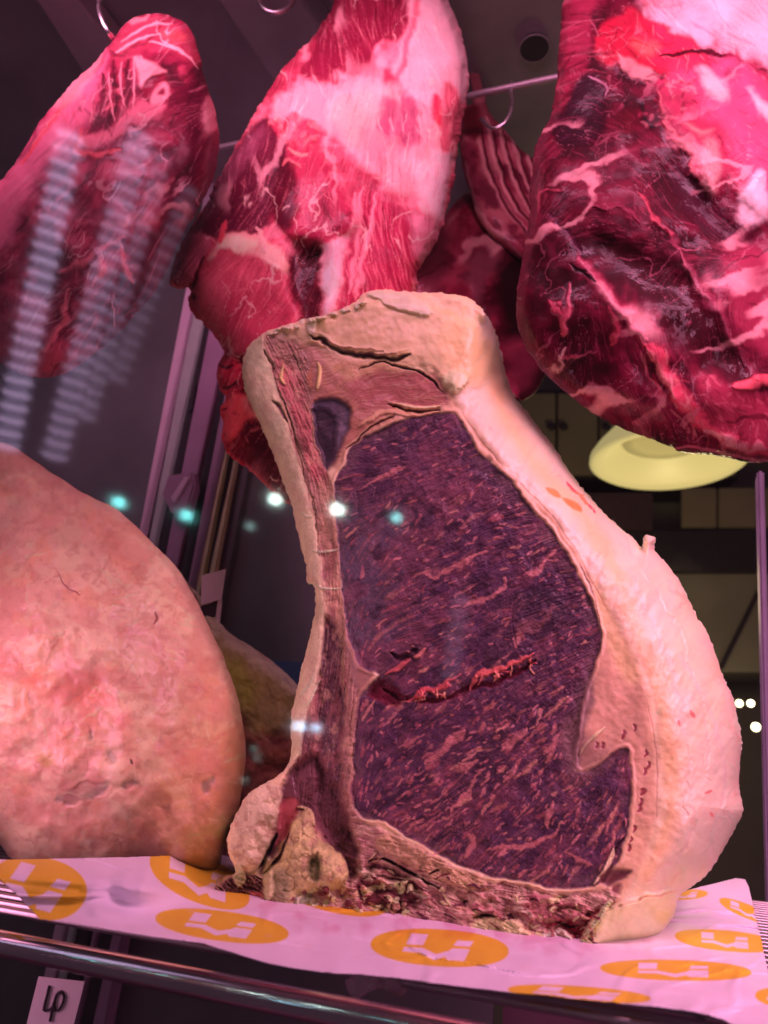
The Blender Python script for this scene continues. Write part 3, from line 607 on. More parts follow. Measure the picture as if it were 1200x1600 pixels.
f.fill([(570,1350),(610,1350),(660,1390),(650,1420),(590,1430),(560,1400)], (104,30,46), 8, 12, dz=-0.006)
f.fill([(740,1440),(770,1432),(810,1442),(830,1462),(780,1470),(740,1462)], (222,146,130), 5, 6, dz=0.004); f.stroke([(735,1434),(760,1430),(790,1436)], 2.4, (70,26,34), dz=-0.003)
for k in range(34):
    x = rs.uniform(560, 900); y = 1352 + (x - 560) * 0.17 + rs.uniform(0, 62); w_ = rs.uniform(9, 26); h_ = rs.uniform(4, 9); t_ = rs.uniform(0.0, 0.5)
    f.fill([(x - w_, y - h_ * .3), (x - w_ * .3, y - h_), (x + w_ * .6, y - h_ * .6 + w_ * t_), (x + w_, y + h_ * .4 + w_ * t_), (x, y + h_)], [(214,122,128),(196,96,110),(228,144,150),(164,66,86)][k % 4], 3, 7, dz=rs.uniform(0.0005, 0.003), a=0.85)
f.fill([(815,1410),(870,1405),(920,1420),(900,1440),(850,1440)], (186,82,96), 6, 6, dz=0.001); f.fill([(840,1438),(900,1440),(935,1420),(930,1450),(910,1470),(880,1455)], (150,22,44), 5, 8, dz=-0.002)
f.stroke([(868,1440),(890,1448),(905,1444)], 2.5, (70,8,26), dz=-0.003)
f.fill([(830,1462),(860,1455),(895,1460),(885,1478),(850,1480)], (232,160,170), 4, 8, dz=0.003)
LOBE = [(925,1440),(950,1420),(985,1405),(1050,1390),(1062,1410),(1050,1435),(1030,1462),(1000,1482),(950,1490),(905,1486)]
f.fill(LOBE, (248,164,148), 4, 8, dz=0.006); f.stroke([(945,1425),(990,1408),(1060,1392)], 3, (224,130,124), 0.7, 4, dz=-0.002)
for k in range(16):
    t = k / 15; f.stroke([(905 + 42 * t, 1472 - 60 * t), (914 + 42 * t, 1468 - 58 * t)], rs.uniform(2, 4), (250,176,160), 0.5, 3, dz=0.003)
# bone end and yellowish vertebra
gap = [(455,1200),(500,1180),(545,1290),(560,1340),(545,1380),(520,1330),(480,1275),(450,1290),(420,1360),(405,1355),(432,1290),(440,1235)]
f.fill(gap, (112,44,60), 6, 8, dz=-0.006)
KN1 = [(386,1240),(408,1226),(434,1228),(442,1250),(430,1295),(416,1330),(400,1358),(378,1362),(360,1332),(358,1304),(370,1270)]
KN2 = [(452,1296),(468,1276),(480,1270),(494,1305),(520,1322),(540,1345),(538,1385),(505,1394),(478,1398),(462,1420),(436,1428),(412,1415),(408,1385),(432,1345)]
def knob(P, c, dz, sc, ck=1.0):
    s0 = f.sd(crom(P, 4), 5); k = np.sqrt(np.clip(1 - (1 - np.clip(-s0 / sc, 0, 1)) ** 2, 0, 1)); m = 1 - sstep(-2, 2, s0)
    f.mix(full, m, c); f.mix(full, m * 0.7 * sstep(0, .5, nB), tuple(int(v * .82) for v in c)); f.mix(full, m * .6 * sstep(.1, .5, f.n(9, 44)), tuple(min(int(v * 1.12), 255) for v in c)); cr = ck * (1 - sstep(0.02, 0.09, np.abs(f.n(26, 46, 3)))); f.mix(full, m * cr * .7, (126,60,62)); f.mix(full, m * .7 * sstep(.1, .45, f.n(14, 47)), (176,96,96)); f.dep[:] = f.dep * (1 - m) + m * (0.0005 + dz * k + 0.003 * nB + 0.0014 * f.n(8, 45) - 0.0012 * cr)
knob(KN1, (226,142,140), 0.014, 34, 0.15); knob(KN2, (206,130,108), 0.014, 40, 0.7)
f.fill([(478,1350),(490,1338),(502,1345),(500,1372),(486,1375)], (118,78,60), 5, 4, dz=-0.004); f.fill([(425,1370),(450,1360),(455,1400),(430,1412)], (142,92,82), 9, 8, a=0.8)
f.fill([(440,1255),(462,1246),(468,1265),(445,1310),(430,1320)], (176,60,76), 4, 5, dz=-0.001); f.stroke([(466,1262),(484,1268),(490,1290)], 4, (204,126,112), 0.5, 4, dz=0.003)
f.stroke([(432,1300),(420,1330),(404,1356)], 4, (60,20,32), 0.6, 4, dz=-0.005); f.stroke([(452,1300),(436,1340),(412,1365)], 3.5, (70,26,36), 0.6, 4, dz=-0.004)
fray = (1 - sstep(-4, 4, f.sd(crom([(318,1404),(345,1382),(372,1366),(410,1372),(420,1420),(455,1430),(400,1430)], 3), 4)))
f.mix(full, fray, (128,52,66)); fr = lic(np.full(f.sh, -0.45, np.float32) + 0.9 * nB, 9, 31); f.mix(full, fray * sstep(0.4, 1.6, fr), (196,104,104)); f.mix(full, fray * sstep(-.4, -1.6, fr), (66,18,34)); f.dep += fray * 0.0012 * fr
f.fill([(362,1362),(374,1350),(384,1374),(372,1388)], (214,142,128), 2, 3, dz=0.004); f.fill([(390,1392),(410,1395),(412,1418),(398,1408)], (214,76,84), 3, 5, dz=0.002); f.fill([(412,1345),(425,1350),(426,1400),(414,1405)], (206,134,120), 4, 5, dz=0.004)
for k in range(90):
    x = rs.uniform(455, 640); y = rs.uniform(1385, 1450) - (x < 520) * rs.uniform(-10, 10); a = rs.uniform(0, 3.14); l = rs.uniform(5, 15)
    f.stroke([(x, y), (x + l * .5 * math.cos(a), y - l * .5 * math.sin(a) - 2), (x + l * math.cos(a), y - l * math.sin(a))], rs.uniform(3, 8), [(224,150,146),(190,98,98),(128,44,60),(232,160,140),(206,124,116)][k % 5], 0.4, 8, dz=rs.uniform(-0.001, 0.004), smooth=2)
f.fill([(460,1405),(490,1400),(485,1440),(465,1435)], (226,156,160), 4, 6, dz=0.004)
for k in range(120):
    x = rs.uniform(560, 930); y = 1330 + (x - 560) * 0.25 + rs.uniform(0, 90 - (x - 560) * .12); a = rs.normal(-0.25, 0.5); l = rs.uniform(6, 26)
    f.stroke([(x, y), (x + l * .5 * math.cos(a), y - l * .5 * math.sin(a) + rs.normal(0, 2)), (x + l * math.cos(a), y - l * math.sin(a))], rs.uniform(1.2, 4), [(222,144,130),(196,104,104),(96,30,48),(150,60,72)][k % 4], 0.5, 6, dz=rs.uniform(-0.0012, 0.0018), smooth=2)
# overall form
dO = np.clip(-f.sdf0, 0, None); dE = np.clip(-sdo, 0, None)
u = np.where(sdo < 0, dE / np.maximum(dE + dO, 1), 0); form = -0.085 * (1 - np.sqrt(np.clip(1 - u ** 2.2, 0, 1))); f.dep += form + (blur(form, 9) - form) * sstep(900, 560, Y) * sstep(2, 30, dO)
dB = np.clip(-sdb, 0, None); ub = np.where(sdb < 0, dB / np.maximum(dB + dO, 1), 0); f.dep += -0.020 * (1 - np.sqrt(np.clip(1 - ub ** 2, 0, 1)))
ed = np.clip(dO / 9, 0, 1); f.dep += -0.0045 * (1 - np.sqrt(np.clip(1 - (1 - ed) ** 2, 0, 1)))
f.dep += (0.0002 * nC + 0.0025 * nA) * (1 - lean)
f.dep = f.dep.astype(np.float32)
lab = np.zeros(f.sh, int)          # 0 fat cap, 1 lean, 2 bone strip, 3 chine
lab[(sdb < 1)] = 2; lab[(f.sd(crom(band, 3)) < 0) & (lab == 0)] = 2
lab[(f.sd(crom(KN1, 3)) < 2) | (f.sd(crom(KN2, 3)) < 2)] = 3; lab[(fray > .5)] = 3
lab[(low > .5) & (lab == 0)] = 4; lab[(sdl < 0)] = 1
inf = f.inflate()
root = empty('rib_of_beef', tuple(on_plane(np.array(680.), np.array(1460.), S_P, S_N)))
root.location.z = 0.0; bpy.context.view_layer.update()
solidify_field(f, S_P, S_N, -0.088 - 0.03 * inf, lab, ['fat_cap', 'lean_muscle', 'rib_bone', 'backbone', 'sinew'], [MEAT_FAT, MEAT_LEAN, MEAT_DRY, MEAT_DRY, MEAT_DRY], root, zmin=0.0025)
tag(root, 'dry aged rib of beef standing on the logo paper, dark marbled lean in thick fat', 'beef cut')
print('steak', f.sh)
# ================================================================== hanging cuts
full = (slice(None), slice(None))
def hang_plane(px, py, depth, yaw):
    r = rays(np.array(float(px)), np.array(float(py))); P = CAM + r * (depth / r[1])
    a = math.radians(yaw); n = np.array([math.sin(a), -math.cos(a), 0.0]); return P, n
def flesh_base(f, base, lite, dark, angf, seed, amp=0.0006, fibL=16):
    """muscle with grain, darker and paler bundles and thin silver membrane lines"""
    nA = f.n(70, 1); nB = f.n(24, 2); nC = f.n(8, 3)
    f.col[:] = seen(base); f.mix(full, sstep(0.0, 0.45, nA), lite); f.mix(full, 0.8 * sstep(0.0, -0.45, nA), dark); f.mix(full, 0.6 * sstep(0.05, 0.4, nB), lite); f.mix(full, 0.6 * sstep(-0.05, -0.4, nB), dark)
    ang = angf + 0.5 * nA + 0.35 * nB; f.ang = ang
    f.f1 = lic(ang, fibL, seed); f.f2 = lic(ang, 6, seed + 1); b3 = blur(lic(ang, 60, seed + 2), 2); f.f3 = b3 / b3.std()
    f.mix(full, 0.45 * sstep(0.2, 1.6, f.f3), lite); f.mix(full, 0.5 * sstep(-0.2, -1.6, f.f3), dark); f.dep += 0.0003 * f.f3
    return nA, nB, nC
def grain(f, mask, pale, dark, a=0.5, dz=0.0004):
    f.mix(full, mask * a * sstep(0.3, 2.0, f.f1), pale); f.mix(full, mask * a * sstep(-0.3, -2.0, f.f1), dark)
    f.dep += mask * dz * 0.5 * (f.f1 * 0.7 + f.f2 * 0.4)
def finish(f, p0, n, thick, front, name, loc_px, label, parts, labf, mat=None, power=1.0, wb=False):
    if mat is None:
        f.veins(85, (250,120,150), 41, 0.11, 0.45, 0.0006, sx=2.6, ang=float(np.median(f.ang)), warp=9); f.veins(60, (64,0,20), 43, 0.06, 0.5, -0.0006, mask=sstep(0.28, 0.16, f.col.mean(2)), sx=2.8, ang=float(np.median(f.ang)), warp=8)
        Lm = f.col.mean(2, keepdims=True); f.col[:] = f.col * np.clip((Lm / 0.17) ** 0.34, 0.48, 1.4)
        f.col[..., 1] *= 1 - 0.35 * sstep(0.30, 0.12, Lm[..., 0]); f.col[..., 2] *= 1 - 0.2 * sstep(0.30, 0.12, Lm[..., 0])
    inf = f.inflate(); f.inf = inf; f.dep = 0.82 * blur(f.dep, 5) + 0.18 * f.dep
    f.dep = (f.dep * np.clip(inf * 3, 0.25, 1) + front * inf ** power).astype(np.float32)
    root = empty(name, tuple(on_plane(np.array(float(loc_px[0])), np.array(float(loc_px[1])), p0, n)))
    solidify_field(f, p0, n, -thick * inf, labf, parts, mat or MEAT_WET, root, whole_back=wb)
    tag(root, label, 'beef cut', 'beef cuts hanging in the cabinet'); return root
def scribble(f, P, rs, num, L, w, cols, jit=0.3, dz=(0.0, 0.001), a=0.8, soft=0.6, curl=0.12):
    """short grain-following strands and flakes inside an area"""
    P = np.asarray(P, float); x0, y0 = P.min(0); x1, y1 = P.max(0); w0 = f.win(P, 2); ins = np.full(f.sh, 1.0, np.float32); ins[w0] = f.sd(crom(P, 3), 6, w=w0); k = 0; t = 0
    while k < num and t < num * 12:
        t += 1; x = rs.uniform(x0, x1); y = rs.uniform(y0, y1); i = int((y - f.ys[0]) / f.step); j = int((x - f.xs[0]) / f.step)
        if not (0 <= i < f.sh[0] and 0 <= j < f.sh[1]) or ins[i, j] > 0: continue
        k += 1; g = float(f.ang[i, j]) + rs.normal(0, jit); l = rs.uniform(*L); c = rs.normal(0, min(curl, 0.22)) * l * .3
        dx, dy = math.cos(g) * l / 2, -math.sin(g) * l / 2
        f.stroke([(x - dx, y - dy), (x - dy * c / l, y + dx * c / l), (x + dx, y + dy)], rs.uniform(*w) * 1.15, cols[k % len(cols)], max(soft, 0.85), 3, dz=0.4 * rs.uniform(*dz), a=a * 0.52, smooth=3)

# ---------------- centre cut: shank end with a pale fat side
CEN = [(512,-60),(516,-20),(521,4),(506,34),(482,64),(442,108),(415,150),(390,190),(364,236),(340,280),(320,320),(300,350),(279,390),(267,424),(268,446),(281,452),(295,450),(294,476),(308,498),(330,520),(344,540),(348,556),(339,570),(338,590),(345,608),(352,624),(344,645),(351,660),(348,690),(360,714),(388,735),(420,762),(452,790),
 (500,790),(560,720),(610,620),(640,520),(650,455),(656,418),(682,378),(694,345),(706,300),(716,220),(724,180),(733,130),(729,80),(712,30),(700,0),(694,-60)]
f = Field(CEN, 1.4, 401, rag=4.5, ragscale=12, smooth=3); X, Y = f.X, f.Y; rs = np.random.RandomState(8)
angf = np.where((X < 540) & (Y > 150), math.radians(62), math.radians(96)).astype(np.float32); angf = blur(angf, 30)
nA, nB, nC = flesh_base(f, (214,54,88), (240,92,124), (170,26,62), angf, 71)
TOPM = [(515,-60),(632,-60),(640,20),(622,62),(596,70),(566,108),(520,126),(468,116),(490,66)]
f.fill(TOPM, (150,22,58), 5, 10, dz=-0.003); scribble(f, TOPM, rs, 60, (16, 50), (0.8, 2.0), [(214,84,110), (90,6,34), (190,50,84)], 0.15, (0, 0.001))
FAT1 = [(642,-60),(700,-60),(716,30),(732,90),(732,140),(704,182),(660,160),(628,140),(616,100),(640,40)]
f.fill(FAT1, (255,118,150), 7, 8, dz=0.004); f.stroke([(658,-60),(652,10),(640,60),(622,120),(612,140)], 9, (228,52,86), 0.9, 6, dz=-0.002, a=0.8)
FAT2 = [(440,140),(500,124),(560,118),(620,140),(660,160),(712,186),(708,250),(694,340),(664,332),(650,310),(610,296),(576,268),(540,236),(500,214),(450,196),(420,180)]
f.fill(FAT2, (250,104,134), 9, 14, dz=0.003); f.fill([(520,150),(580,130),(630,160),(600,210),(560,230),(520,200)], (255,120,140), 14, 14, a=0.8); f.fill([(560,200),(620,190),(620,260),(590,270)], (240,76,104), 14, 14, a=0.7); f.fill([(640,250),(700,240),(692,330),(655,310)], (244,128,160), 12, 14, a=0.8)
for P in ([(628,150),(650,156),(655,215),(634,235),(618,215)], [(600,150),(622,160),(612,215),(594,200)]): f.fill(P, (170,44,88), 7, 9, dz=-0.002, a=0.85)
f.fill([(692,128),(712,140),(724,176),(712,232),(690,240),(686,210),(696,170)], (206,58,88), 6, 6, dz=-0.002); f.fill([(678,150),(692,158),(690,196),(676,186)], (228,36,70), 5, 6)
scribble(f, FAT2, rs, 60, (14, 50), (1.0, 3), [(255,150,170), (226,60,96), (250,120,140)], 0.4, (0, 0.0012), 0.6)
scribble(f, FAT1, rs, 14, (20, 60), (1.5, 4), [(255,140,165), (244,100,130)], 0.2, (0, 0.0006), 0.5)
LEFTM = [(404,186),(440,204),(456,240),(440,300),(416,350),(376,372),(330,368),(300,356),(322,316),(344,276),(370,232)]
f.fill(LEFTM, (112,22,52), 6, 10, dz=-0.003); scribble(f, LEFTM, rs, 90, (10, 40), (0.6, 1.6), [(196,78,108), (76,6,32), (160,50,84)], 0.25, (0, 0.0008), 0.8)
f.fill([(322,300),(400,200),(414,214),(380,262),(336,330),(310,352)], (160,62,96), 10, 8, a=0.6)
CENM = [(458,222),(500,234),(520,276),(548,322),(552,352),(520,374),(480,382),(444,366),(430,330),(440,280)]
f.fill(CENM, (196,34,74), 5, 10, dz=0.007); f.fill([(500,300),(545,330),(545,355),(510,368),(480,360)], (172,30,66), 10, 10, a=0.6); scribble(f, CENM, rs, 40, (12, 40), (0.6, 1.6), [(228,84,108), (140,12,46)], 0.8, (0, 0.0008), 0.7)
f.fill([(424,270),(450,250),(462,300),(452,360),(430,350)], (96,8,36), 8, 10, dz=-0.004, a=0.9)
LOWM = [(300,452),(322,400),(346,384),(400,402),(440,424),(470,480),(470,540),(430,560),(370,552),(344,540),(310,500)]
f.fill(LOWM, (206,52,84), 5, 9, dz=0.005); f.fill([(340,470),(400,440),(450,470),(440,530),(380,540)], (190,36,72), 20, 16, a=0.7); f.fill([(300,460),(330,430),(350,500),(330,515)], (224,74,104), 14, 10, a=0.6); scribble(f, LOWM, rs, 50, (8, 34), (0.6, 1.6), [(234,100,124), (160,20,54)], 1.2, (0, 0.0007), 0.55)
f.fill([(324,396),(346,372),(380,362),(420,376),(446,402),(452,422),(436,424),(400,402),(350,388),(330,404)], (252,112,128), 5, 8, dz=0.005); f.fill([(340,384),(362,370),(400,378),(380,392)], (255,146,150), 6, 7, a=0.8)
f.stroke([(352,348),(348,362),(344,380)], 6, (232,48,74), 0.6, 6, dz=0.004); f.stroke([(400,350),(410,380),(420,398)], 7, (246,110,130), 0.7, 8, dz=0.003)
CAV = [(458,392),(474,378),(502,374),(506,400),(500,440),(506,500),(490,520),(470,500),(448,436)]
f.fill(CAV, (92,4,30), 10, 12, dz=-0.006); f.fill([(474,396),(500,382),(500,420),(482,440)], (64,2,20), 12, 8, dz=-0.001)
f.fill([(504,384),(524,376),(538,386),(532,430),(526,470),(514,500),(504,470),(500,420)], (248,116,150), 5, 8, dz=0.006); f.fill([(506,420),(524,412),(522,460),(510,470)], (255,150,180), 6, 6, a=0.8)
RM = [(552,350),(566,300),(596,300),(628,330),(656,380),(654,430),(644,470),(630,540),(520,540),(530,470),(540,400)]
f.fill(RM, (186,28,70), 6, 12, dz=-0.001); scribble(f, RM, rs, 130, (24, 80), (0.8, 2.4), [(236,90,120), (120,6,40), (214,60,90)], 0.08, (-0.0008, 0.001), 0.75)
for p in ([(566,290),(560,340),(556,400),(548,460)], [(590,300),(580,360),(562,430),(556,470)], [(556,300),(552,340),(540,372)]): f.stroke(p, 8, (240,92,124), 0.9, 8, dz=0.002, a=0.8)
f.fill([(640,330),(690,350),(676,384),(654,400),(640,370)], (216,90,128), 8, 12, a=0.7)
RAG = [(420,190),(450,180),(490,190),(510,214),(496,232),(460,224),(430,210)]
f.fill(RAG, (206,40,76), 6, 10, dz=0.003); scribble(f, RAG, rs, 60, (5, 18), (2.5, 6), [(240,92,112), (150,12,46), (226,60,88)], 1.2, (-0.003, 0.005), 0.9, curl=1.5)
f.stroke([(452,232),(470,240),(480,236)], 4, (240,90,104), 0.5, 6, dz=0.004); f.stroke([(440,262),(452,250),(470,262)], 4, (236,70,92), 0.5, 6, dz=0.004)
FLAP = [(270,430),(284,390),(300,362),(330,372),(318,400),(300,440),(290,452)]
f.fill(FLAP, (196,64,98), 5, 6, dz=0.006); f.stroke([(266,440),(278,450),(294,448)], 4, (246,92,104), 0.6, 4, dz=0.002)
f.stroke([(318,398),(306,430),(298,452),(304,470)], 5, (110,6,34), 0.7, 6, dz=-0.005)
DROP = [(340,560),(370,552),(430,560),(480,620),(480,800),(420,780),(380,740),(345,700),(338,600)]
f.fill(DROP, (122,4,30), 8, 10, dz=-0.004); f.fill([(372,650),(400,640),(430,700),(440,760),(400,730)], (84,0,20), 12, 10, a=0.9)
f.fill([(340,560),(362,556),(380,590),(372,620),(350,625),(338,600)], (196,28,58), 6, 12, dz=0.004); f.fill([(345,640),(360,620),(390,622),(402,640),(380,660),(360,690),(350,690)], (226,52,70), 5, 8, dz=0.004); f.fill([(380,626),(410,622),(420,650),(395,652)], (232,90,104), 7, 8, a=0.8)
for p in ([(340,566),(350,576),(366,572)], [(342,600),(356,606),(372,598)], [(344,640),(356,636)]): f.stroke(p, 3.4, (90,0,22), 0.6, 4, dz=-0.004)
scribble(f, [(340,540),(400,556),(420,640),(350,700)], rs, 36, (6, 20), (2, 5), [(214,40,66), (140,6,36), (236,84,100)], 1.2, (-0.002, 0.003), 0.7, curl=1.2)
rim = (1 - sstep(0, 9, -f.sdf)) * (Y > 380); f.mix(full, 0.6 * rim * (X < 480), (236,44,66))
grain(f, 1 - 0.6 * sstep(0, 1, f.n(50, 60) * 2), (236,92,118), (140,14,46), 0.35, 0.00025)
f.veins(34, (250,140,160), 4, 0.035, 0.5, 0.0006, sx=2.5, ang=1.2)
f.dep += 0.0012 * nB + 0.0003 * nC + 0.004 * nA
lab = np.zeros(f.sh, int); lab[(f.sd(crom(FAT1, 3), 8) < 0) | (f.sd(crom(FAT2, 3), 14) < 0)] = 1
P, n = hang_plane(520, 300, 0.64, -8)
finish(f, P, n, 0.05, 0.062, 'shoulder_of_beef', (600, -60), 'hanging red beef cut with a pale fat side, right behind the standing rib', ['muscle', 'fat_layer'], lab)

# ---------------- right cut: big dark piece
RT = [(884,-60),(880,0),(874,60),(870,120),(864,172),(850,200),(833,240),(829,290),(825,350),(816,400),(807,460),(809,502),(820,540),(842,572),(872,602),(912,636),(952,660),(1000,680),(1050,698),(1062,706),(1120,712),(1180,722),(1240,712),(1310,640),(1340,400),(1320,100),(1290,-60)]
f = Field(RT, 1.4, 501, rag=3.0, ragscale=16, smooth=3); X, Y = f.X, f.Y; rs = np.random.RandomState(9)
angf = np.where(Y > 420, math.radians(108), math.radians(-48)).astype(np.float32); angf[(X < 900)] = math.radians(80); angf = blur(angf, 34)
nA, nB, nC = flesh_base(f, (116,8,42), (154,24,62), (80,2,30), angf, 81)
FATT = [(1000,16),(1060,-60),(1340,-60),(1330,120),(1240,120),(1180,92),(1130,82),(1096,70),(1050,44)]
f.fill(FATT, (255,116,154), 14, 16, dz=0.003); f.fill([(1100,-40),(1260,-40),(1300,80),(1200,80),(1130,40)], (255,150,190), 30, 20, a=0.8)
scribble(f, FATT, rs, 60, (16, 60), (1.5, 4), [(240,70,110), (255,160,190), (226,40,84)], 0.5, (-0.001, 0.001), 0.5)
RED1 = [(930,60),(960,20),(1000,20),(1050,50),(1096,76),(1090,100),(1040,112),(990,108),(940,96)]
f.fill(RED1, (222,28,66), 7, 12, dz=0.003); f.fill([(990,62),(1020,64),(1026,84),(996,88)], (250,70,84), 8, 8, a=0.9); scribble(f, RED1, rs, 40, (10, 36), (0.8, 2.4), [(255,110,130), (150,6,36)], 0.6, (-0.001, 0.001), 0.8)
f.fill([(968,86),(992,100),(1024,112),(1030,126),(1006,128),(976,112)], (255,112,140), 4, 7, dz=0.004)
f.stroke([(1030,90),(1076,82),(1120,82),(1170,100)], 6, (96,4,34), 0.8, 8, dz=-0.003)
LTOP = [(884,-60),(930,-60),(926,40),(920,110),(930,170),(900,180),(868,170),(874,60)]
f.fill(LTOP, (186,36,78), 7, 10, a=0.9); scribble(f, LTOP, rs, 50, (30, 90), (1.5, 4), [(232,90,124), (110,4,34), (206,54,92)], 0.08, (-0.0015, 0.0015), 0.8)
RMEAT = [(1032,118),(1080,106),(1110,92),(1160,96),(1220,130),(1330,170),(1340,400),(1240,360),(1180,334),(1134,288),(1108,300),(1082,240),(1050,210),(1034,170)]
f.fill(RMEAT, (214,48,92), 14, 14, dz=0.006); f.fill([(1120,96),(1170,104),(1200,150),(1180,180),(1140,150)], (176,54,104), 12, 14, a=0.7); scribble(f, RMEAT, rs, 170, (6, 26), (0.8, 2.6), [(250,110,144), (180,20,62), (232,80,116)], 0.9, (-0.001, 0.0015), 0.6)
for P_, c_ in (([(1090,104),(1116,112),(1138,140),(1128,158),(1104,140)], (255,120,150)), ([(1098,222),(1118,222),(1126,250),(1118,300),(1100,310),(1090,286)], (252,112,140)), ([(1150,312),(1176,276),(1192,274),(1200,330),(1180,356),(1156,350)], (255,140,180)), ([(1170,140),(1200,160),(1240,200),(1210,196)], (250,120,150)), ([(1076,196),(1096,204),(1110,206),(1092,212)], (250,110,130))):
    f.fill(P_, c_, 7, 8, dz=0.003)
f.stroke([(1032,140),(1034,180),(1050,212),(1078,240),(1094,290)], 7, (240,84,112), 0.9, 10, dz=0.003, a=0.8); f.stroke([(1004,160),(1010,190),(1026,196)], 6, (60,2,28), 0.6, 6, dz=-0.004)
scribble(f, [(1000,110),(1070,110),(1090,170),(1010,200)], rs, 60, (6, 22), (2, 5), [(226,60,96), (110,6,36), (246,110,136)], 1.3, (-0.003, 0.004), 0.8, curl=1.4)
DKM = [(910,120),(940,126),(946,160),(938,210),(900,232),(866,220),(864,190),(890,150)]
f.fill(DKM, (78,8,40), 7, 9, dz=-0.003); f.stroke([(920,122),(944,130),(946,150)], 3, (196,90,130), 0.6, 5, dz=0.002); scribble(f, DKM, rs, 40, (10, 40), (0.7, 1.6), [(136,40,80), (50,0,22)], 0.2, (0, 0.001), 0.7)
f.fill([(950,180),(990,170),(1000,210),(970,230)], (112,6,34), 9, 10, a=0.8)
for p, w_, c_ in (([(900,396),(926,430),(958,470),(996,512),(1016,524)], 20, (206,62,100)), ([(912,420),(950,458),(990,500)], 10, (226,96,128)), ([(1000,526),(1030,556),(1050,596),(1072,632),(1100,660),(1140,690),(1200,706),(1260,700)], 18, (236,56,92)), ([(1010,540),(1036,580),(1060,620)], 8, (250,92,118)), ([(1100,672),(1150,696),(1200,698)], 9, (248,110,138)),
                  ([(890,440),(884,480),(884,530)], 8, (228,74,108)), ([(888,410),(900,420),(930,436)], 7, (60,0,24)), ([(950,480),(960,510),(956,540)], 8, (214,52,86)), ([(1040,352),(1072,414),(1116,480),(1150,540),(1190,600)], 12, (170,50,84)), ([(1060,390),(1080,440),(1110,470)], 7, (196,74,104)),
                  ([(860,330),(880,360),(900,380),(905,396)], 10, (120,36,72)), ([(846,330),(850,300),(880,296)], 5, (214,60,96)), ([(930,326),(970,330),(1000,350)], 7, (176,44,80)), ([(1000,300),(1030,350),(1050,370)], 6, (214,60,90)), ([(870,560),(900,552),(930,548)], 4, (190,60,90)), ([(862,600),(870,570),(884,540)], 7, (214,110,130)), ([(866,466),(880,500),(880,530)], 6, (232,60,100))):
    f.stroke(p, w_, c_, 0.95, 12, dz=0.003 if c_[0] > 150 else -0.003)
scribble(f, [(990,520),(1040,540),(1110,650),(1200,690),(1200,712),(1080,690),(1020,600)], rs, 60, (10, 40), (1.5, 4), [(255,120,140), (190,24,62), (240,70,100)], 0.5, (-0.001, 0.002), 0.7)
f.fill([(940,370),(1000,380),(1060,430),(1120,520),(1180,580),(1130,590),(1050,530),(1000,470),(950,420)], (92,2,32), 22, 14, dz=-0.006)
f.fill([(1060,250),(1110,310),(1160,360),(1190,390),(1150,400),(1090,350),(1050,300)], (96,10,44), 12, 14, dz=-0.004)
f.fill([(1120,400),(1200,380),(1320,420),(1320,560),(1200,560),(1150,500)], (190,44,84), 18, 16, a=0.85, dz=0.003)
f.fill([(1080,580),(1130,596),(1180,620),(1300,640),(1240,700),(1160,690),(1110,650)], (196,48,84), 14, 14, a=0.9, dz=0.002); scribble(f, [(1080,580),(1130,596),(1180,620),(1260,640),(1160,690),(1110,650)], rs, 60, (10, 30), (1.5, 4), [(236,90,120), (140,10,46)], 0.8, (-0.001, 0.002), 0.6)
f.fill([(1146,604),(1160,590),(1190,586),(1240,584),(1240,606),(1190,606),(1164,612)], (250,70,100), 3, 8, dz=0.007)
LOWR = [(850,540),(900,520),(960,540),(1000,560),(1050,640),(1090,690),(1000,680),(912,636),(860,590)]
scribble(f, LOWR, rs, 150, (14, 50), (0.5, 1.4), [(190,60,100), (70,0,24), (160,30,70)], 0.15, (0, 0.0008), 0.7); scribble(f, [(900,440),(944,470),(950,560),(900,560)], rs, 50, (12, 40), (0.5, 1.4), [(196,64,104), (70,0,24)], 0.15, (0, 0.0008), 0.7)
scribble(f, [(830,220),(1000,240),(1100,420),(1000,380),(840,360)], rs, 90, (12, 50), (1, 3.5), [(176,40,80), (84,2,30), (206,70,104)], 0.5, (-0.0015, 0.002), 0.6, curl=1.0)
rim = (1 - sstep(4, 16, -f.sdf)) * (X < 900) * (Y > 180); f.mix(full, 0.75 * rim, (150,40,74))
f.stroke([(1050,700),(1080,698),(1120,706),(1180,718)], 4, (220,70,110), 0.6, 4)
grain(f, sstep(-0.2, 0.3, f.n(60, 60)), (206,66,100), (80,2,28), 0.35, 0.0003)
f.veins(44, (206,84,116), 4, 0.03, 0.6, 0.0002, sx=2.6, ang=0.8); f.veins(26, (226,110,140), 5, 0.02, 0.4, 0.0001, warp=16)
f.dep += 0.0009 * nB + 0.0002 * nC + 0.008 * nA
lab = np.zeros(f.sh, int); lab[f.sd(crom(FATT, 3), 16) < 0] = 1
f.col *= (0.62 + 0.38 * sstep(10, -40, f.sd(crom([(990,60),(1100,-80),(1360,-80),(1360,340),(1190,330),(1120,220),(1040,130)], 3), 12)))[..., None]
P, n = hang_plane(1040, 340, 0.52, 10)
finish(f, P, n, 0.06, 0.075, 'beef_chuck', (1090, -60), 'huge dark red hanging beef cut above the round yellow lamp', ['muscle', 'fat_layer'], lab)

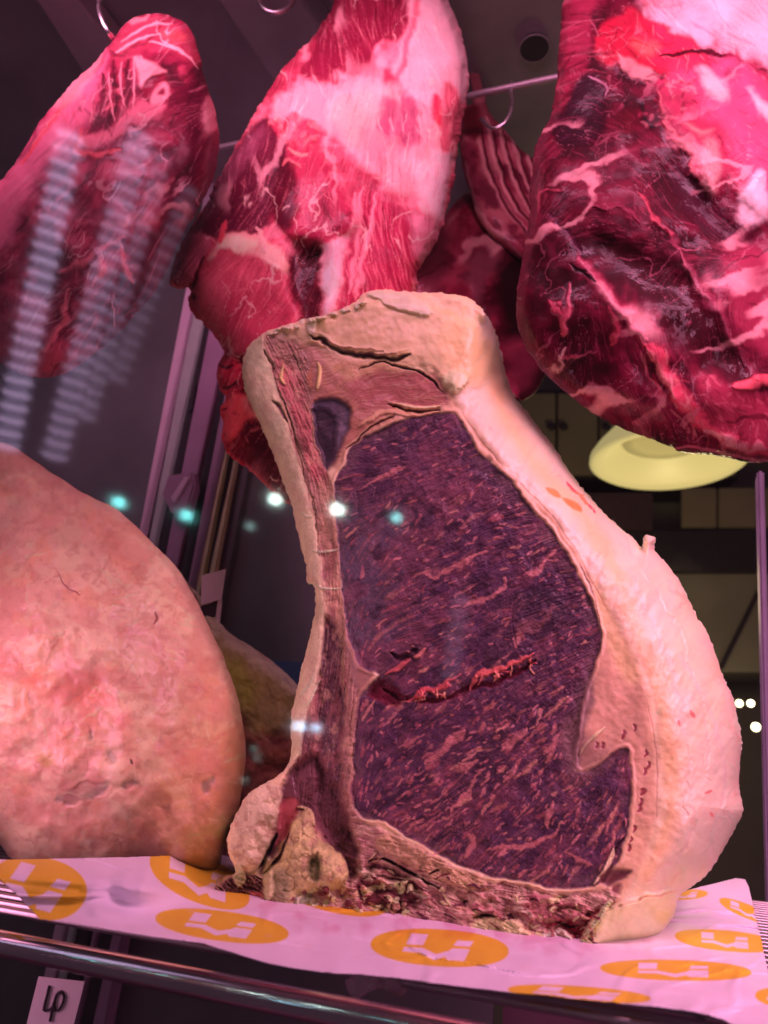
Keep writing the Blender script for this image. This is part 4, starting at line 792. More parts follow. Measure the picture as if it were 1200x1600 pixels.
# ---------------- left cut on its hook
LF = [(176,62),(194,38),(220,24),(252,22),(282,31),(300,50),(311,82),(322,130),(338,180),(343,222),(335,270),(324,300),(302,340),(278,382),(262,422),(240,460),(206,496),(175,530),(140,560),(100,585),(60,591),(20,580),(0,566),(-40,545),(-80,450),(-70,360),(-34,312),(0,284),(30,245),(60,195),(104,140),(150,96)]
f = Field(LF, 1.4, 601, rag=2.5, ragscale=16, smooth=3); X, Y = f.X, f.Y; rs = np.random.RandomState(10)
angf = np.where(Y > 200, math.radians(52), math.radians(20)).astype(np.float32); angf[(Y > 90) & (Y < 200) & (X < 230)] = math.radians(85); angf = blur(angf, 30)
nA, nB, nC = flesh_base(f, (158,24,62), (196,44,82), (112,8,44), angf, 91)
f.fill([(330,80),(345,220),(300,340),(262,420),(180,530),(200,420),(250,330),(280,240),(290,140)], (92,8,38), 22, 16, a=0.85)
f.fill([(170,70),(110,140),(60,200),(0,290),(-70,360),(-60,440),(0,400),(40,320),(90,240),(140,180),(165,110)], (222,72,116), 16, 14, a=0.9, dz=0.002)
f.stroke([(172,76),(120,136),(80,190),(30,260)], 7, (232,44,66), 0.9, 6, a=0.8)
f.fill([(176,70),(200,36),(260,28),(300,60),(310,100),(260,76),(210,80),(180,100)], (176,40,72), 8, 10, a=0.9); f.fill([(246,46),(278,44),(290,60),(270,66),(250,58)], (206,54,72), 6, 6, a=0.8)
for p, w_ in (([(190,68),(230,40),(270,36)], 3), ([(180,84),(220,60),(250,52)], 3), ([(230,66),(270,74),(300,92)], 3), ([(250,62),(285,80),(312,110)], 2.4)): f.stroke(p, w_, (226,100,130), 0.8, 4, dz=0.0015)
f.fill([(208,88),(226,92),(258,112),(250,118),(232,124),(222,136),(214,110)], (236,96,124), 4, 5, dz=0.003); f.fill([(196,176),(216,152),(232,158),(262,166),(250,184),(220,192),(190,212),(150,230),(116,226),(126,214),(160,208)], (226,72,108), 6, 9, dz=0.004)
f.fill([(222,134),(238,118),(258,116),(264,128),(244,136),(232,156)], (150,14,52), 4, 4, dz=-0.003); f.fill([(236,150),(256,130),(266,136),(262,156),(240,164)], (220,90,120), 4, 5, dz=0.001); f.fill([(246,146),(256,138),(258,148)], (150,20,56), 3, 3)
for p in ([(180,94),(178,130),(184,170)], [(198,90),(200,130),(196,170)], [(160,110),(162,150),(170,190)]): f.stroke(p, 8, (112,4,40), 0.9, 6, dz=-0.003); f.stroke([(q[0] + 10, q[1]) for q in p], 2.2, (226,90,120), 0.7, 4, dz=0.001)
scribble(f, [(110,130),(160,100),(200,190),(130,220),(90,180)], rs, 50, (8, 30), (1.5, 4), [(236,80,110), (120,6,40), (206,50,84)], 0.6, (-0.002, 0.003), 0.7, curl=1.2)
f.stroke([(130,200),(118,232),(150,240),(190,236)], 7, (216,50,76), 0.8, 8, dz=0.004)
for p, w_ in (([(200,372),(150,396),(110,420),(92,432)], 9), ([(190,380),(196,420),(210,440)], 8), ([(150,400),(156,430),(140,450)], 6), ([(40,470),(20,500),(30,540)], 8), ([(110,450),(90,520),(60,560)], 8)): f.stroke(p, w_, (216,66,96), 0.9, 10, dz=0.003)
f.fill([(150,414),(160,408),(166,424),(156,436)], (240,44,64), 4, 4, dz=0.003); f.fill([(0,480),(40,460),(80,480),(60,560),(0,560)], (206,54,96), 18, 14, a=0.8)
scribble(f, LF, rs, 170, (20, 70), (0.8, 3), [(206,66,104), (100,4,36), (226,100,130)], 0.3, (-0.001, 0.0015), 0.5, curl=0.8)
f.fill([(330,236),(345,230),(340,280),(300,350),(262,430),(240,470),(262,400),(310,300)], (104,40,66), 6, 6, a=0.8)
grain(f, sstep(-0.2, 0.3, f.n(60, 60)), (216,84,116), (100,4,36), 0.3, 0.0003); f.veins(40, (226,104,136), 4, 0.04, 0.6, 0.0008, sx=2.6, ang=0.9)
f.dep += 0.0018 * nB + 0.0004 * nC + 0.007 * nA
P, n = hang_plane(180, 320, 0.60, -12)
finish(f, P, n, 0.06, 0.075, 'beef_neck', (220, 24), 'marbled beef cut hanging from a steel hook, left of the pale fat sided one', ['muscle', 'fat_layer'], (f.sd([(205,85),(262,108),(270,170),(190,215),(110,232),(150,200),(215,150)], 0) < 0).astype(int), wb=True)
HOOKP = P

# ---------------- dim pieces hanging at the back
RB = [(734,112),(748,114),(758,150),(766,176),(792,206),(822,240),(850,260),(880,300),(900,420),(842,422),(802,398),(770,370),(748,342),(734,300),(722,262),(718,200),(724,166),(738,160)]
f = Field(RB, 2.0, 701, rag=1.5, smooth=3); X, Y = f.X, f.Y; rs = np.random.RandomState(11)
nA, nB, nC = flesh_base(f, (164,44,74), (190,70,96), (104,10,40), np.full(f.sh, math.radians(-46), np.float32), 95)
for k in range(5):
    o = k * 20; p = [(742 + o * .9, 176 + o * .35), (752 + o, 236 + o * .4), (776 + o * 1.1, 300 + o * .3), (812 + o * 1.1, 352 + o * .2), (850 + o, 392)]
    f.stroke(p, 7, (206,90,116), 0.9, 5, dz=0.006); f.stroke([(a + 8, b + 10) for a, b in p], 4, (104,6,34), 0.8, 4, dz=-0.006)
f.stroke([(728,250),(740,310),(770,360),(830,412)], 6, (160,66,88), 0.9, 5, dz=0.003); f.fill([(722,170),(748,166),(750,210),(730,212)], (120,20,36), 6, 6)
f.dep += 0.004 * nB
P, n = hang_plane(790, 280, 0.80, 4)
finish(f, P, n, 0.02, 0.022, 'beef_ribs', (742, 112), 'dim rack of ribs hanging from the back rod, ridged along its bones', ['muscle'], np.zeros(f.sh, int), power=.7)
DK = [(664,372),(688,346),(710,318),(738,300),(790,320),(860,400),(880,520),(850,590),(834,616),(812,625),(790,600),(740,560),(680,520),(640,470),(640,420)]
f = Field(DK, 2.0, 721, rag=1.5, smooth=3); X, Y = f.X, f.Y
nA, nB, nC = flesh_base(f, (140,16,50), (170,44,76), (84,0,28), np.full(f.sh, math.radians(60), np.float32), 97)
f.fill([(730,410),(770,380),(790,390),(760,440),(740,470)], (140,52,74), 10, 10, a=0.9, dz=0.004); f.fill([(780,410),(830,410),(840,520),(790,520)], (52,0,16), 14, 10, dz=-0.006); f.fill([(790,540),(850,530),(840,610),(800,610)], (150,40,70), 14, 10, a=0.8)
f.fill([(640,410),(690,350),(700,420),(670,470)], (120,40,60), 12, 10, a=0.7)
f.dep += 0.002 * nB + 0.006 * nA
P, n = hang_plane(760, 460, 0.84, 0)
finish(f, P, n, 0.05, 0.05, 'beef_flank', (740, 300), 'dark shaded beef piece hanging behind, just under the rack of ribs', ['muscle'], np.zeros(f.sh, int))

# ================================================================== hams lying on the shelf behind the paper
HAM = [(-170,780),(-90,720),(-30,694),(6,692),(30,703),(62,726),(130,770),(182,796),(230,840),(272,882),(300,925),(325,975),(346,1020),(365,1070),(378,1120),(384,1172),(379,1230),(368,1280),(352,1315),(335,1362),(260,1372),(120,1374),(28,1366),(8,1330),(-30,1300),(-170,1240)]
f = Field(HAM, 1.6, 801, rag=1.5, ragscale=20, smooth=3); X, Y = f.X, f.Y; rs = np.random.RandomState(12)
nA = f.n(110, 1); nB = f.n(36, 2); nC = f.n(9, 3)
f.col[:] = seen((230,126,130)); f.mix(full, 0.8 * sstep(0.0, 0.45, nA), (242,146,144)); f.mix(full, 0.7 * sstep(-0.05, -0.5, nA), (218,104,112)); f.mix(full, 0.6 * sstep(0.05, 0.4, nB), (226,112,104)); f.mix(full, 0.35 * sstep(0.1, 0.5, nC), (206,104,104))
f.fill([(-60,1030),(60,1080),(150,1110),(190,1090),(130,1060),(40,1040)], (234,96,92), 26, 26, a=0.8); f.fill([(180,1100),(215,1140),(200,1200),(182,1160)], (216,84,88), 14, 16, a=0.7); f.fill([(240,1050),(340,1060),(360,1180),(300,1280),(240,1200)], (206,104,98), 50, 30, a=0.6)
for P_ in ([(92,1245),(130,1222),(164,1220),(166,1232),(140,1248),(104,1258)], [(186,1232),(210,1220),(214,1226),(196,1240)], [(168,1175),(176,1170),(180,1186),(170,1190)], [(138,1140),(146,1138),(150,1152),(140,1156)], [(318,1225),(330,1212),(334,1222),(320,1242)], [(250,1262),(262,1258),(256,1272)]): f.fill(P_, (150,88,96), 4, 10, a=0.8, dz=-0.0012)
f.fill([(60,1180),(78,1176),(80,1192),(66,1198)], (206,116,84), 5, 8, a=0.8); f.stroke([(90,893),(100,912),(118,926),(124,930)], 2.2, (160,62,72), 0.8, 5, dz=-0.0006); f.stroke([(240,958),(244,966),(240,974)], 3, (120,24,36), 0.7, 4, dz=-0.001); f.stroke([(203,1186),(206,1194)], 3, (110,20,30), 0.6, 2, dz=-0.001)
for k in range(150):
    x = rs.uniform(-40, 370); y = rs.uniform(860, 1330); a = rs.normal(0.4, 0.6); l = rs.uniform(10, 60)
    f.stroke([(x, y), (x + l * .5 * math.cos(a), y - l * .5 * math.sin(a) + rs.normal(0, 4)), (x + l * math.cos(a), y - l * math.sin(a))], rs.uniform(1, 3.4), [(206,100,100),(248,176,160),(190,88,96),(238,150,140)][k % 4], 0.9, 8, dz=rs.uniform(-0.0006, 0.0006), a=0.5)
f.veins(60, (206,92,98), 5, 0.03, 0.5, -0.0006, warp=20); f.veins(30, (246,176,160), 6, 0.05, 0.4, 0.0004, warp=20)
f.fill([(28,1360),(120,1350),(260,1345),(340,1340),(340,1374),(28,1374)], (150,70,74), 7, 10, a=0.6)
f.dep += 0.009 * nA + 0.0035 * f.n(55, 15, 2) + 0.0008 * nB + 0.00025 * nC
f.mix(full, 0.32 * sstep(0.05, 0.4, f.n(26, 16, 4, sx=1.8, ang=0.4)), (246,158,150)); f.mix(full, 0.5 * sstep(0.08, 0.42, f.n(40, 17, 4, sx=1.5, ang=-0.3)), (206,92,100)); f.mix(full, 0.4 * sstep(0.15, 0.4, f.n(12, 18)), (196,96,100))
f.rough[:] = 0.5; inf = f.inflate(); f.dep = (f.dep * np.clip(inf * 3, .2, 1) + 0.11 * inf ** 0.9).astype(np.float32)
P, n = hang_plane(200, 1100, 0.60, -6)
root = empty('aged_beef_rump', tuple(on_plane(np.array(190.), np.array(1366.), P, n))); root.location.z = 0; bpy.context.view_layer.update()
solidify_field(f, P, n, -0.12 * inf, np.zeros(f.sh, int), ['fat_covering'], MEAT_FAT, root, zmin=0.001)
tag(root, 'big fat covered beef rump resting at the left behind the logo paper', 'beef cut')
HM2 = [(262,880),(300,918),(330,950),(352,984),(392,1010),(430,1036),(462,1068),(500,1110),(520,1250),(480,1372),(330,1374),(300,1200),(270,1000)]
f = Field(HM2, 2.0, 821, rag=2.0, smooth=3); X, Y = f.X, f.Y; rs = np.random.RandomState(13)
nA, nB, nC = flesh_base(f, (164,56,66), (190,80,84), (120,28,46), np.full(f.sh, math.radians(-50), np.float32), 99)
f.fill([(300,900),(352,975),(470,1070),(470,1130),(400,1150),(360,1100),(330,1000)], (190,120,92), 16, 16, a=0.95); f.fill([(300,900),(340,950),(400,1010),(470,1070),(460,1085),(400,1040),(345,1000),(310,940)], (246,160,166), 7, 10, a=0.9, dz=0.002); f.fill([(350,1030),(400,1060),(390,1110),(360,1090)], (190,136,70), 14, 14, a=0.8)
scribble(f, [(300,900),(352,975),(470,1070),(470,1130),(400,1150),(360,1100)], rs, 80, (14, 50), (1, 3), [(214,150,140), (110,60,50), (160,110,80)], 0.2, (-0.0006, 0.001), 0.5)
f.dep += 0.004 * nB; inf = f.inflate(); f.dep = (f.dep + 0.05 * inf).astype(np.float32)
P, n = hang_plane(400, 1150, 0.72, -30)
root = empty('aged_beef_rump', tuple(on_plane(np.array(400.), np.array(1366.), P, n))); root.location.z = 0; bpy.context.view_layer.update()
solidify_field(f, P, n, -0.08 * inf, np.zeros(f.sh, int), ['fat_covering'], MEAT_DRY, root, zmin=0.001)
tag(root, 'shaded beef piece with yellowish fat, lying between the big rump and the standing rib', 'beef cut')
# ================================================================== shelf, paper, cards
sh = empty('wire_shelf', tuple(cab(0, 0.2, -0.01)))
tube('front_rail', [cab(-0.9, 0, -0.0075), cab(0.2, 0, -0.0075), cab(0.9, 0, -0.0075)], 0.0050, M_chrome, sh, seg=24)
tw = [on_z(0, 1418, -0.002), on_z(600, 1524, -0.002)]; tv = float(((tw[0] + tw[1]) / 2 - eA) @ DEEP)
tube('front_wire', [cab(-0.9, tv, -0.003), cab(0, tv, -0.003), cab(0.9, tv, -0.003)], 0.0019, M_steel, sh)
w0 = tube('wire', [cab(-0.9, tv + 0.016, -0.0035), cab(0, tv + 0.016, -0.0035), cab(0.9, tv + 0.016, -0.0035)], 0.0017, M_steel, sh, seg=8)
for k in range(1, 30):
    c = w0.copy(); C.objects.link(c); c.parent = sh; c.matrix_parent_inverse = sh.matrix_world.inverted(); c.location = tuple(DEEP * 0.016 * k)
for u in (-0.62, 0.0, 0.62): tube('cross_bar', [cab(u, -0.002, -0.0085), cab(u, 0.25, -0.0085), cab(u, VB - 0.03, -0.0085)], 0.003, M_steel, sh, seg=10)
tag(sh, 'chromed wire shelf with a thick polished front rail', 'shelf')

PAP = [(-140,1340),(-60,1342),(20,1343),(120,1341),(240,1338),(350,1333),(480,1332),(700,1340),(900,1365),(1020,1392),(1060,1394),(1110,1382),(1150,1372),(1164,1374),(1170,1386),(1180,1430),(1190,1470),(1200,1520),(1210,1580),(1214,1640),(1190,1640),(1165,1612),(1130,1592),(1085,1580),(1000,1570),(900,1560),(800,1550),(700,1538),(620,1527),(560,1521),(500,1519),(450,1512),(400,1500),(350,1484),(320,1474),(290,1470),(240,1463),(160,1450),(100,1440),(62,1436),(30,1402),(-4,1372),(-60,1366),(-140,1362)]
f = Field(PAP, 1.5, 901, rag=0.4, smooth=1); X, Y = f.X, f.Y
f.col[:] = (0.79, 0.81, 0.88)
ORANGE = np.minimum(seen((226,124,40)), 0.8).astype(np.float32)
m0 = np.zeros(f.sh, np.float32); m1 = np.zeros(f.sh, np.float32)
LOGO = [[(-.52,.06),(-.26,.06),(-.20,.50),(-.46,.50)], [(-.54,-.06),(-.26,-.04),(-.04,-.26),(.14,-.10),(.20,.02),(.46,.02),(.40,-.46),(.14,-.46),(.10,-.34),(-.06,-.50),(-.30,-.24),(-.56,-.24)], [(.20,.12),(.46,.12),(.50,.34),(.26,.34)]]
def logo(p0, ax, ay, sx=1.0):
    """oval stamp: centre, half axis along the words, half axis up"""
    p0, ax, ay = map(lambda v: np.array(v, float), (p0, ax, ay))
    t = np.linspace(0, 2 * math.pi, 48, endpoint=False)
    el = np.array([p0 + ax * math.copysign(abs(math.cos(a)) ** 0.92, math.cos(a)) + ay * math.copysign(abs(math.sin(a)) ** 0.92, math.sin(a)) for a in t])
    w = f.win(el, 4)
    if not f.X[w].size: return
    m0[w] = np.maximum(m0[w], 1 - sstep(-0.9, 0.9, f.sd(el, 0, w=w)))
    for P_ in LOGO:
        q = np.array([p0 + ax * a * sx * 1.15 + ay * b * 1.35 for a, b in P_]); w = f.win(q, 4)
        if f.X[w].size: m1[w] = np.maximum(m1[w], 1 - sstep(-0.8, 0.8, f.sd(q, 0, w=w)))
logo((58,1388), (74,20), (22,-46), 1.0); logo((312,1374), (78,24), (-6,-40)); logo((347,1447), (104,14), (6,-23), 0.85); logo((687,1481), (108,7), (4,-29), 0.82)
logo((1056,1516), (118,2), (-10,-16.5), 0.82); logo((1135,1470), (80,6), (-8,-17), 0.8); logo((1168,1424), (44,16), (-4,-13)); logo((1070,1398), (36,-2), (0,-8)); logo((905,1553), (112,8), (4,-12)); logo((520,1392), (90,20), (0,-34)); logo((860,1430), (90,10), (0,-22)); logo((-60,1350), (40,10), (10,-20)); logo((1230,1560), (50,5), (0,-16))
fade = 1 - 0.08 * f.n(30, 7)
f.col[:] = f.col * (1 - m0[..., None]) + ORANGE * m0[..., None]; f.col[:] = f.col * (1 - (m0 * m1)[..., None]) + np.array([0.79, 0.81, 0.88], np.float32) * (m0 * m1)[..., None]; f.col *= fade[..., None]
st = 1 - sstep(-26, 10, f.sd(crom([(320,1400),(340,1375),(700,1380),(1000,1400),(1064,1396),(1060,1432),(1030,1468),(985,1490),(900,1494),(760,1478),(600,1464),(480,1458),(400,1434)], 3), 14))  # grease stain and contact shade painted into the paper round the rib's base
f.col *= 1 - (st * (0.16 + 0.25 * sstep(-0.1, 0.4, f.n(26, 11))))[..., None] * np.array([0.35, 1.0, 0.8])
for x_, y_, r_ in ((480,1480,9),(300,1425,7),(560,1494,6),(1080,1450,8),(820,1512,7),(420,1462,5)): f.fill([(x_ - r_, y_), (x_, y_ - r_ * .35), (x_ + r_, y_), (x_, y_ + r_ * .35)], (222,128,150), 5, 5, a=0.3)
z = 0.0022 + 0.019 * sstep(1448, 1340, Y - 0.02 * X) * sstep(345, 215, X) + 0.010 * sstep(1460, 1385, Y) * sstep(930, 1100, X)
f.dep[:] = 0
f.stroke([(190,1345),(170,1375),(180,1405),(215,1428),(300,1438),(420,1452)], 22, None, 1.0, 0, dz=-0.0009, taper=False); f.stroke([(150,1428),(240,1433),(350,1440)], 14, None, 1, 3, dz=0.0008, taper=False)
z = z + 0.0012 + blur(f.dep, 3) + 0.0010 * f.n(34, 3, 2, sx=7, ang=-0.1) + sstep(330, 520, X) * 0.0006 * (1 - sstep(0, 0.10, np.abs(f.n(46, 8, 2, sx=5, ang=-0.12)))) + sstep(330, 520, X) * 0.0005 * (1 - sstep(0, 0.10, np.abs(f.n(60, 9, 2, sx=3, ang=0.25)))) + 0.0011 * f.n(90, 5, 2, sx=2) + 0.0004 * sstep(0.12, 0.0, np.abs(f.n(40, 6, 2, sx=6, ang=-0.15)))
droop = sstep(1540, 1600, Y - 0.0 * X) * sstep(1080, 1200, X); z = z - 0.006 * droop
z = np.maximum(z, 0.0008)
sdf = f.sdf; ins = sdf < 0; gy, gx = np.gradient(sdf, f.step); g = np.maximum(np.hypot(gx, gy), .3); mv = np.where(sdf > 0, np.clip(sdf, 0, 5), 0)
PX = X - mv * gx / g / g; PY = Y - mv * gy / g / g; r = rays(PX, PY); V = CAM + r * ((z - CAMZ) / r[..., 2])[..., None]
H_, W_ = f.sh; idx = np.arange(H_ * W_).reshape(H_, W_); cell = ins[:-1, :-1] | ins[1:, :-1] | ins[:-1, 1:] | ins[1:, 1:]
F = np.stack([idx[:-1, :-1][cell], idx[1:, :-1][cell], idx[1:, 1:][cell], idx[:-1, 1:][cell]], 1); uq, inv = np.unique(F, return_inverse=True)
M_paper = meat_mat('waxed_paper', 900, 0.04, 0.05, 0.35, var=0.03)
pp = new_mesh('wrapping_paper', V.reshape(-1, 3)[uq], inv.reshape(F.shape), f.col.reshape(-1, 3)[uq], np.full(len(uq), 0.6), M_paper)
sm = pp.modifiers.new('thick', 'SOLIDIFY'); sm.thickness = 0.0003; sm.offset = -1
tag(pp, 'white waxed paper printed with orange oval logos, spread under the standing rib', 'paper')

M_card = plain('card_paper', (0.80, 0.80, 0.80), 0.6, 0, 0.04, 60); M_ink = plain('ink', (0.02, 0.014, 0.02), 0.5)
def vq(q, d): return [on_plane(np.array(float(x)), np.array(float(y)), np.array([0, d, 0.]), np.array([0, 1., 0])) for x, y in q]
cardr = empty('price_card', tuple(vq([(80,1612)], 0.46)[0]))
slab('card', vq([(60,1526),(132,1534),(110,1622),(38,1614)], 0.46), (0, 0.0008, 0), M_card, cardr, bevel=0)
def ink(name, pts, w, d, par): return tube(name, vq(pts, d), w, M_ink, par, seg=6, smooth=5)
ink('numeral', [(77,1540),(74,1553),(69,1573),(69,1578),(75,1578),(83,1573)], 0.0007, 0.4596, cardr); ink('numeral', [(84,1566),(81,1580),(78,1596)], 0.0007, 0.4596, cardr)
ink('numeral', [(96,1549),(89,1553),(85,1566),(86,1577),(91,1578),(97,1569),(100,1557),(96,1549)], 0.0007, 0.4596, cardr)
slab('holder', vq([(36,1616),(112,1624),(112,1640),(36,1632)], 0.459), (0, 0.004, 0), M_pur, cardr)
tag(cardr, 'white price card handwritten 40 under the shelf rail', 'price card')
c2 = empty('price_card', tuple(vq([(340,990)], 0.74)[0]))
slab('card', vq([(315,899),(353,889),(346,936),(314,945)], 0.74), (0, 0.0008, 0), M_card, c2, bevel=0); slab('holder', vq([(340,938),(347,936),(340,1000),(333,1000)], 0.742), (0, 0.003, 0), M_card, c2, bevel=0.0005); slab('clip', vq([(314,947),(340,939),(336,962),(310,972)], 0.743), (0, 0.003, 0), M_shade, c2, bevel=0.0005)
tag(c2, 'blank white price card rising behind the big rump', 'price card')
# clear plastic clip hanging at the rail
M_clear, nt, b = mat_new('clear_plastic'); b.inputs['Base Color'].default_value = (0.9, 0.86, 0.88, 1); b.inputs['Roughness'].default_value = 0.08; b.inputs['Transmission Weight'].default_value = 0.8; b.inputs['IOR'].default_value = 1.3
cl = tube('plastic_clip', [on_z(548, 1548, -0.006), on_z(572, 1532, -0.002), on_z(600, 1527, -0.001), on_z(626, 1540, -0.006)], 0.004, M_clear, smooth=8); tag(cl, 'clear curved plastic clip between rail and paper edge', 'clip')

# ================================================================== the shop beyond the cabinet (right)
M_cup = plain('olive_cupboard', (0.32, 0.27, 0.16), 0.6, 0, 0.12, 3); M_dk = plain('dark_counter', (0.035, 0.028, 0.032), 0.5); M_wall = plain('shop_wall', (0.20, 0.19, 0.15), 0.7, 0, 0.15, 2)
YS = 3.0
def sq(q, d): return vq(q, d)
wl = slab('shop_wall', [(-2.5, YS + .35, -1.2), (4.5, YS + .35, -1.2), (4.5, YS + .35, 3.6), (-2.5, YS + .35, 3.6)], (0, 0.1, 0), M_wall, bevel=0); tag(wl, 'dim shop wall far behind the cabinet', 'wall')
flo = slab('shop_floor', [(-2.5, 1.0, -1.2), (4.5, 1.0, -1.2), (4.5, YS + .45, -1.2), (-2.5, YS + .45, -1.2)], (0, 0, -0.1), M_dk, bevel=0); tag(flo, kind='structure')
cb = empty('wall_cupboard', tuple(sq([(870,700)], YS)[0]))
for x0, x1 in ((812,868),(872,934),(938,1010),(1014,1084),(1088,1150)): 
    d_ = slab('door', sq([(x0,614),(x1,614),(x1,742),(x0,742)], YS), (0, 0.02, 0), M_cup, cb, bevel=0.004)
    lathe('knob', [(0.016, 0), (0.02, 0.012), (0.012, 0.02)], M_dk, tuple(sq([(x1 - 7 if x0 < 870 else x0 + 8, 668)], YS - 0.02)[0]), d_, 16, (0, -1, 0))
slab('carcass', sq([(806,608),(1156,608),(1156,748),(806,748)], YS + .022), (0, 0.3, 0), M_dk, cb)
tag(cb, 'olive wall cupboard with small dark knobs behind the yellow lamp', 'cupboard')
cb2 = empty('sideboard', tuple(sq([(1100,900)], YS)[0]))
for x0, x1 in ((1066,1120),(1124,1182),(1186,1240)): slab('door', sq([(x0,762),(x1,762),(x1,824),(x0,824)], YS - .05), (0, 0.02, 0), M_cup, cb2, bevel=0.004)
slab('counter', sq([(900,830),(1260,830),(1260,892),(900,892)], YS - .1), (0, 0.4, 0), M_dk, cb2); slab('base', sq([(960,896),(1260,896),(1260,1050),(960,1050)], YS - .05), (0, 0.3, 0), plain('olive_base', (0.30, 0.28, 0.20), 0.5, 0, 0.15, 4), cb2)
slab('strut', sq([(1192,905),(1198,905),(1130,1045),(1123,1045)], YS - .07), (0, 0.015, 0), M_dk, cb2)
tag(cb2, 'low olive sideboard with a dark counter below the yellow lamp', 'sideboard')
ck = slab('cooker', sq([(880,770),(1020,770),(1020,828),(880,828)], YS - .12), (0, 0.3, 0), plain('brown_enamel', (0.09, 0.05, 0.055), 0.4)); tag(ck, 'dark brown appliance on the counter of the olive sideboard', 'appliance')
# round pendant lamp
LC = on_plane(np.array(1043.), np.array(722.), np.array([0, 2.0, 0.]), np.array([0, 1., 0]))
LR = 0.5 * 236 / FPX * float((LC - CAM) @ _F)
m_l, nt, b = mat_new('lit_shade'); b.inputs['Base Color'].default_value = (0.5, 0.45, 0.25, 1); b.inputs['Emission Color'].default_value = (1.0, 0.84, 0.34, 1); b.inputs['Emission Strength'].default_value = 0.37; b.inputs['Roughness'].default_value = 0.4
m_l2, nt, b = mat_new('lit_shade_centre'); b.inputs['Base Color'].default_value = (0.4, 0.35, 0.2, 1); b.inputs['Emission Color'].default_value = (1.0, 0.80, 0.30, 1); b.inputs['Emission Strength'].default_value = 0.22; b.inputs['Roughness'].default_value = 0.4
pl = empty('pendant_lamp', tuple(LC))
lathe('shade', [(LR * .58, .07), (LR * .63, .06), (LR * .82, .008), (LR * .95, -.004), (LR, .004), (LR * .99, .02), (LR * .9, .05), (LR * .66, .11), (LR * .1, .13)], m_l, tuple(LC), pl, 72)
lathe('diffuser', [(LR * .57, .069), (LR * .3, .064), (0.004, .064)][::-1], m_l2, tuple(LC), pl, 48); tube('cable', [LC + np.array([0, 0, .12]), LC + np.array([0, 0, 1.0]), LC + np.array([0, 0, 2.4])], 0.004, M_shade, pl, 8)
tag(pl, 'round yellow glowing pendant lamp in the shop behind', 'lamp')
ld = bpy.data.lights.new('bulb', 'POINT'); ld.energy = 6; ld.color = (1, .8, .4); ld.shadow_soft_size = 0.1; lo_ = bpy.data.objects.new('bulb', ld); C.objects.link(lo_); lo_.location = LC + np.array([0, 0, -.40])
# small lit bulbs further back
m_b, nt, b = mat_new('lit_bulb'); b.inputs['Emission Color'].default_value = (1.0, 0.86, 0.5, 1); b.inputs['Emission Strength'].default_value = 9
for px, py, rr, tx in ((1155,1099,5,'left of the paired bulbs'),(1173,1099,5,'right of the paired bulbs'),(1197,1081,6,'highest of the small bulbs, at the border'),(1181,1136,6,'lowest of the small bulbs')):
    p = vq([(px, py)], 2.8)[0]; r_ = rr * 2.8 / FPX
    o = lathe('small_bulb', [(r_ * math.sin(a), -r_ * math.cos(a)) for a in np.linspace(0.12, 3.02, 9)], m_b, tuple(p), None, 16); tag(o, 'small warm lit bulb beyond the fat edge, ' + tx, 'bulb', 'small lit bulbs in the shop')

# ================================================================== the front pane and the lamps that mirror in it
VG = -0.115
m_g = bpy.data.materials.new('pane_glass'); m_g.use_nodes = True; nt = m_g.node_tree; nt.nodes.clear()
out = nt.nodes.new('ShaderNodeOutputMaterial'); mixs = nt.nodes.new('ShaderNodeMixShader'); tr = nt.nodes.new('ShaderNodeBsdfTransparent'); gl = nt.nodes.new('ShaderNodeBsdfGlossy'); fr = nt.nodes.new('ShaderNodeFresnel')
geo = nt.nodes.new('ShaderNodeNewGeometry'); ir = nt.nodes.new('ShaderNodeMapRange'); ir.inputs[3].default_value = 1.5; ir.inputs[4].default_value = 1 / 1.5; nt.links.new(geo.outputs['Backfacing'], ir.inputs[0]); nt.links.new(ir.outputs[0], fr.inputs['IOR']); gl.inputs['Roughness'].default_value = 0.048; tr.inputs['Color'].default_value = (0.985, 0.985, 0.985, 1)
nt.links.new(fr.outputs[0], mixs.inputs[0]); nt.links.new(tr.outputs[0], mixs.inputs[1]); nt.links.new(gl.outputs[0], mixs.inputs[2]); nt.links.new(mixs.outputs[0], out.inputs[0])
pane = slab('front_pane', [cab(-0.8, VG, -0.42), cab(0.8, VG, -0.42), cab(0.8, VG, 1.0), cab(-0.8, VG, 1.0)], -DEEP * 0.004, m_g, bevel=0); tag(pane, 'clear front glass of the meat cabinet with faint lamp reflections', 'glass pane')
def mirror(px, py, dist):
    r = rays(np.array(float(px)), np.array(float(py))); r = r / np.linalg.norm(r); g0 = cab(0, VG, 0)
    G = CAM + r * (((g0 - CAM) @ DEEP) / (r @ DEEP)); return G + (r - 2 * (r @ DEEP) * DEEP) * dist
def lampmat(name, col, s):
    m, nt, b = mat_new(name); b.inputs['Base Color'].default_value = (.8, .8, .8, 1); b.inputs['Emission Color'].default_value = (*col, 1); b.inputs['Emission Strength'].default_value = s; return m
m_t1 = lampmat('spot_white', (0.75, 1.0, 0.92), 46); m_t2 = lampmat('spot_teal', (0.22, 0.85, 0.85), 20); m_t3 = lampmat('spot_faint', (0.5, 0.85, 0.8), 6); m_t4 = lampmat('spot_blue', (0.35, 0.75, 1.0), 26)
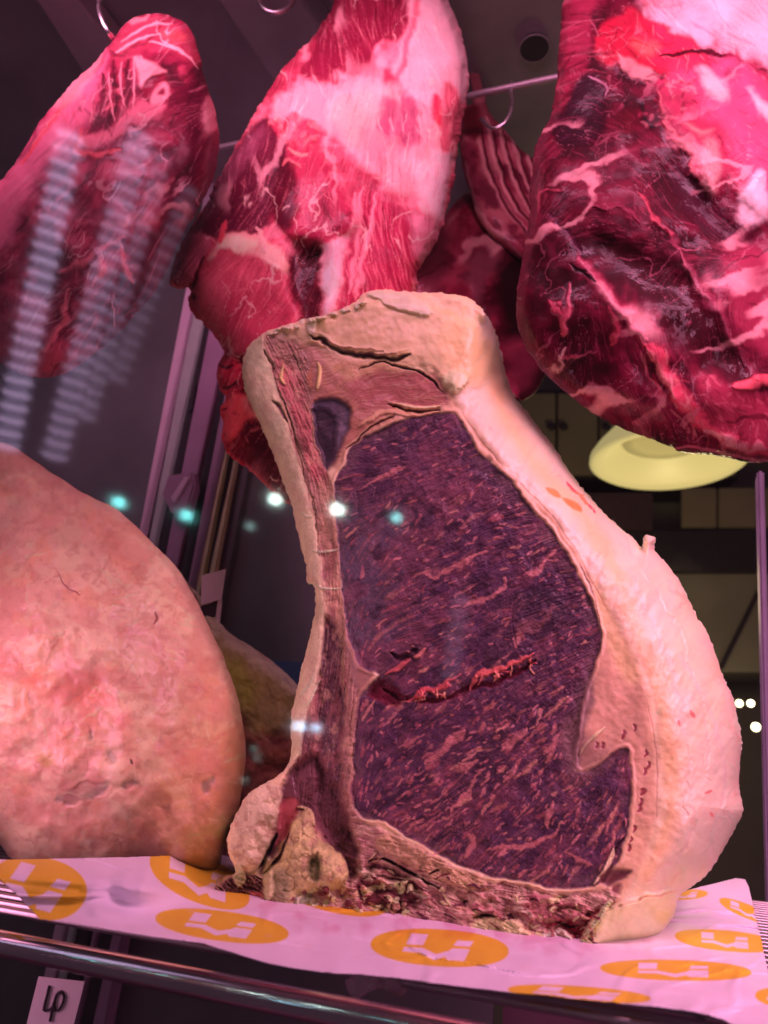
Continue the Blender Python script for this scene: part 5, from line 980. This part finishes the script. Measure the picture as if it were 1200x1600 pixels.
for k, (px, py, rr, m, D) in enumerate(((185,790,12,m_t2,4.2),(291,810,12,m_t2,4.2),(430,785,11,m_t1,4.2),(391,826,8,m_t3,4.2),(527,801,12,m_t1,4.2),(620,813,10,m_t2,4.2),(468,1140,12,m_t4,3.6),(494,1141,9,m_t4,3.6),(396,1172,5,m_t3,3.6),(402,1187,5,m_t3,3.6),(382,1221,5,m_t3,3.6))):
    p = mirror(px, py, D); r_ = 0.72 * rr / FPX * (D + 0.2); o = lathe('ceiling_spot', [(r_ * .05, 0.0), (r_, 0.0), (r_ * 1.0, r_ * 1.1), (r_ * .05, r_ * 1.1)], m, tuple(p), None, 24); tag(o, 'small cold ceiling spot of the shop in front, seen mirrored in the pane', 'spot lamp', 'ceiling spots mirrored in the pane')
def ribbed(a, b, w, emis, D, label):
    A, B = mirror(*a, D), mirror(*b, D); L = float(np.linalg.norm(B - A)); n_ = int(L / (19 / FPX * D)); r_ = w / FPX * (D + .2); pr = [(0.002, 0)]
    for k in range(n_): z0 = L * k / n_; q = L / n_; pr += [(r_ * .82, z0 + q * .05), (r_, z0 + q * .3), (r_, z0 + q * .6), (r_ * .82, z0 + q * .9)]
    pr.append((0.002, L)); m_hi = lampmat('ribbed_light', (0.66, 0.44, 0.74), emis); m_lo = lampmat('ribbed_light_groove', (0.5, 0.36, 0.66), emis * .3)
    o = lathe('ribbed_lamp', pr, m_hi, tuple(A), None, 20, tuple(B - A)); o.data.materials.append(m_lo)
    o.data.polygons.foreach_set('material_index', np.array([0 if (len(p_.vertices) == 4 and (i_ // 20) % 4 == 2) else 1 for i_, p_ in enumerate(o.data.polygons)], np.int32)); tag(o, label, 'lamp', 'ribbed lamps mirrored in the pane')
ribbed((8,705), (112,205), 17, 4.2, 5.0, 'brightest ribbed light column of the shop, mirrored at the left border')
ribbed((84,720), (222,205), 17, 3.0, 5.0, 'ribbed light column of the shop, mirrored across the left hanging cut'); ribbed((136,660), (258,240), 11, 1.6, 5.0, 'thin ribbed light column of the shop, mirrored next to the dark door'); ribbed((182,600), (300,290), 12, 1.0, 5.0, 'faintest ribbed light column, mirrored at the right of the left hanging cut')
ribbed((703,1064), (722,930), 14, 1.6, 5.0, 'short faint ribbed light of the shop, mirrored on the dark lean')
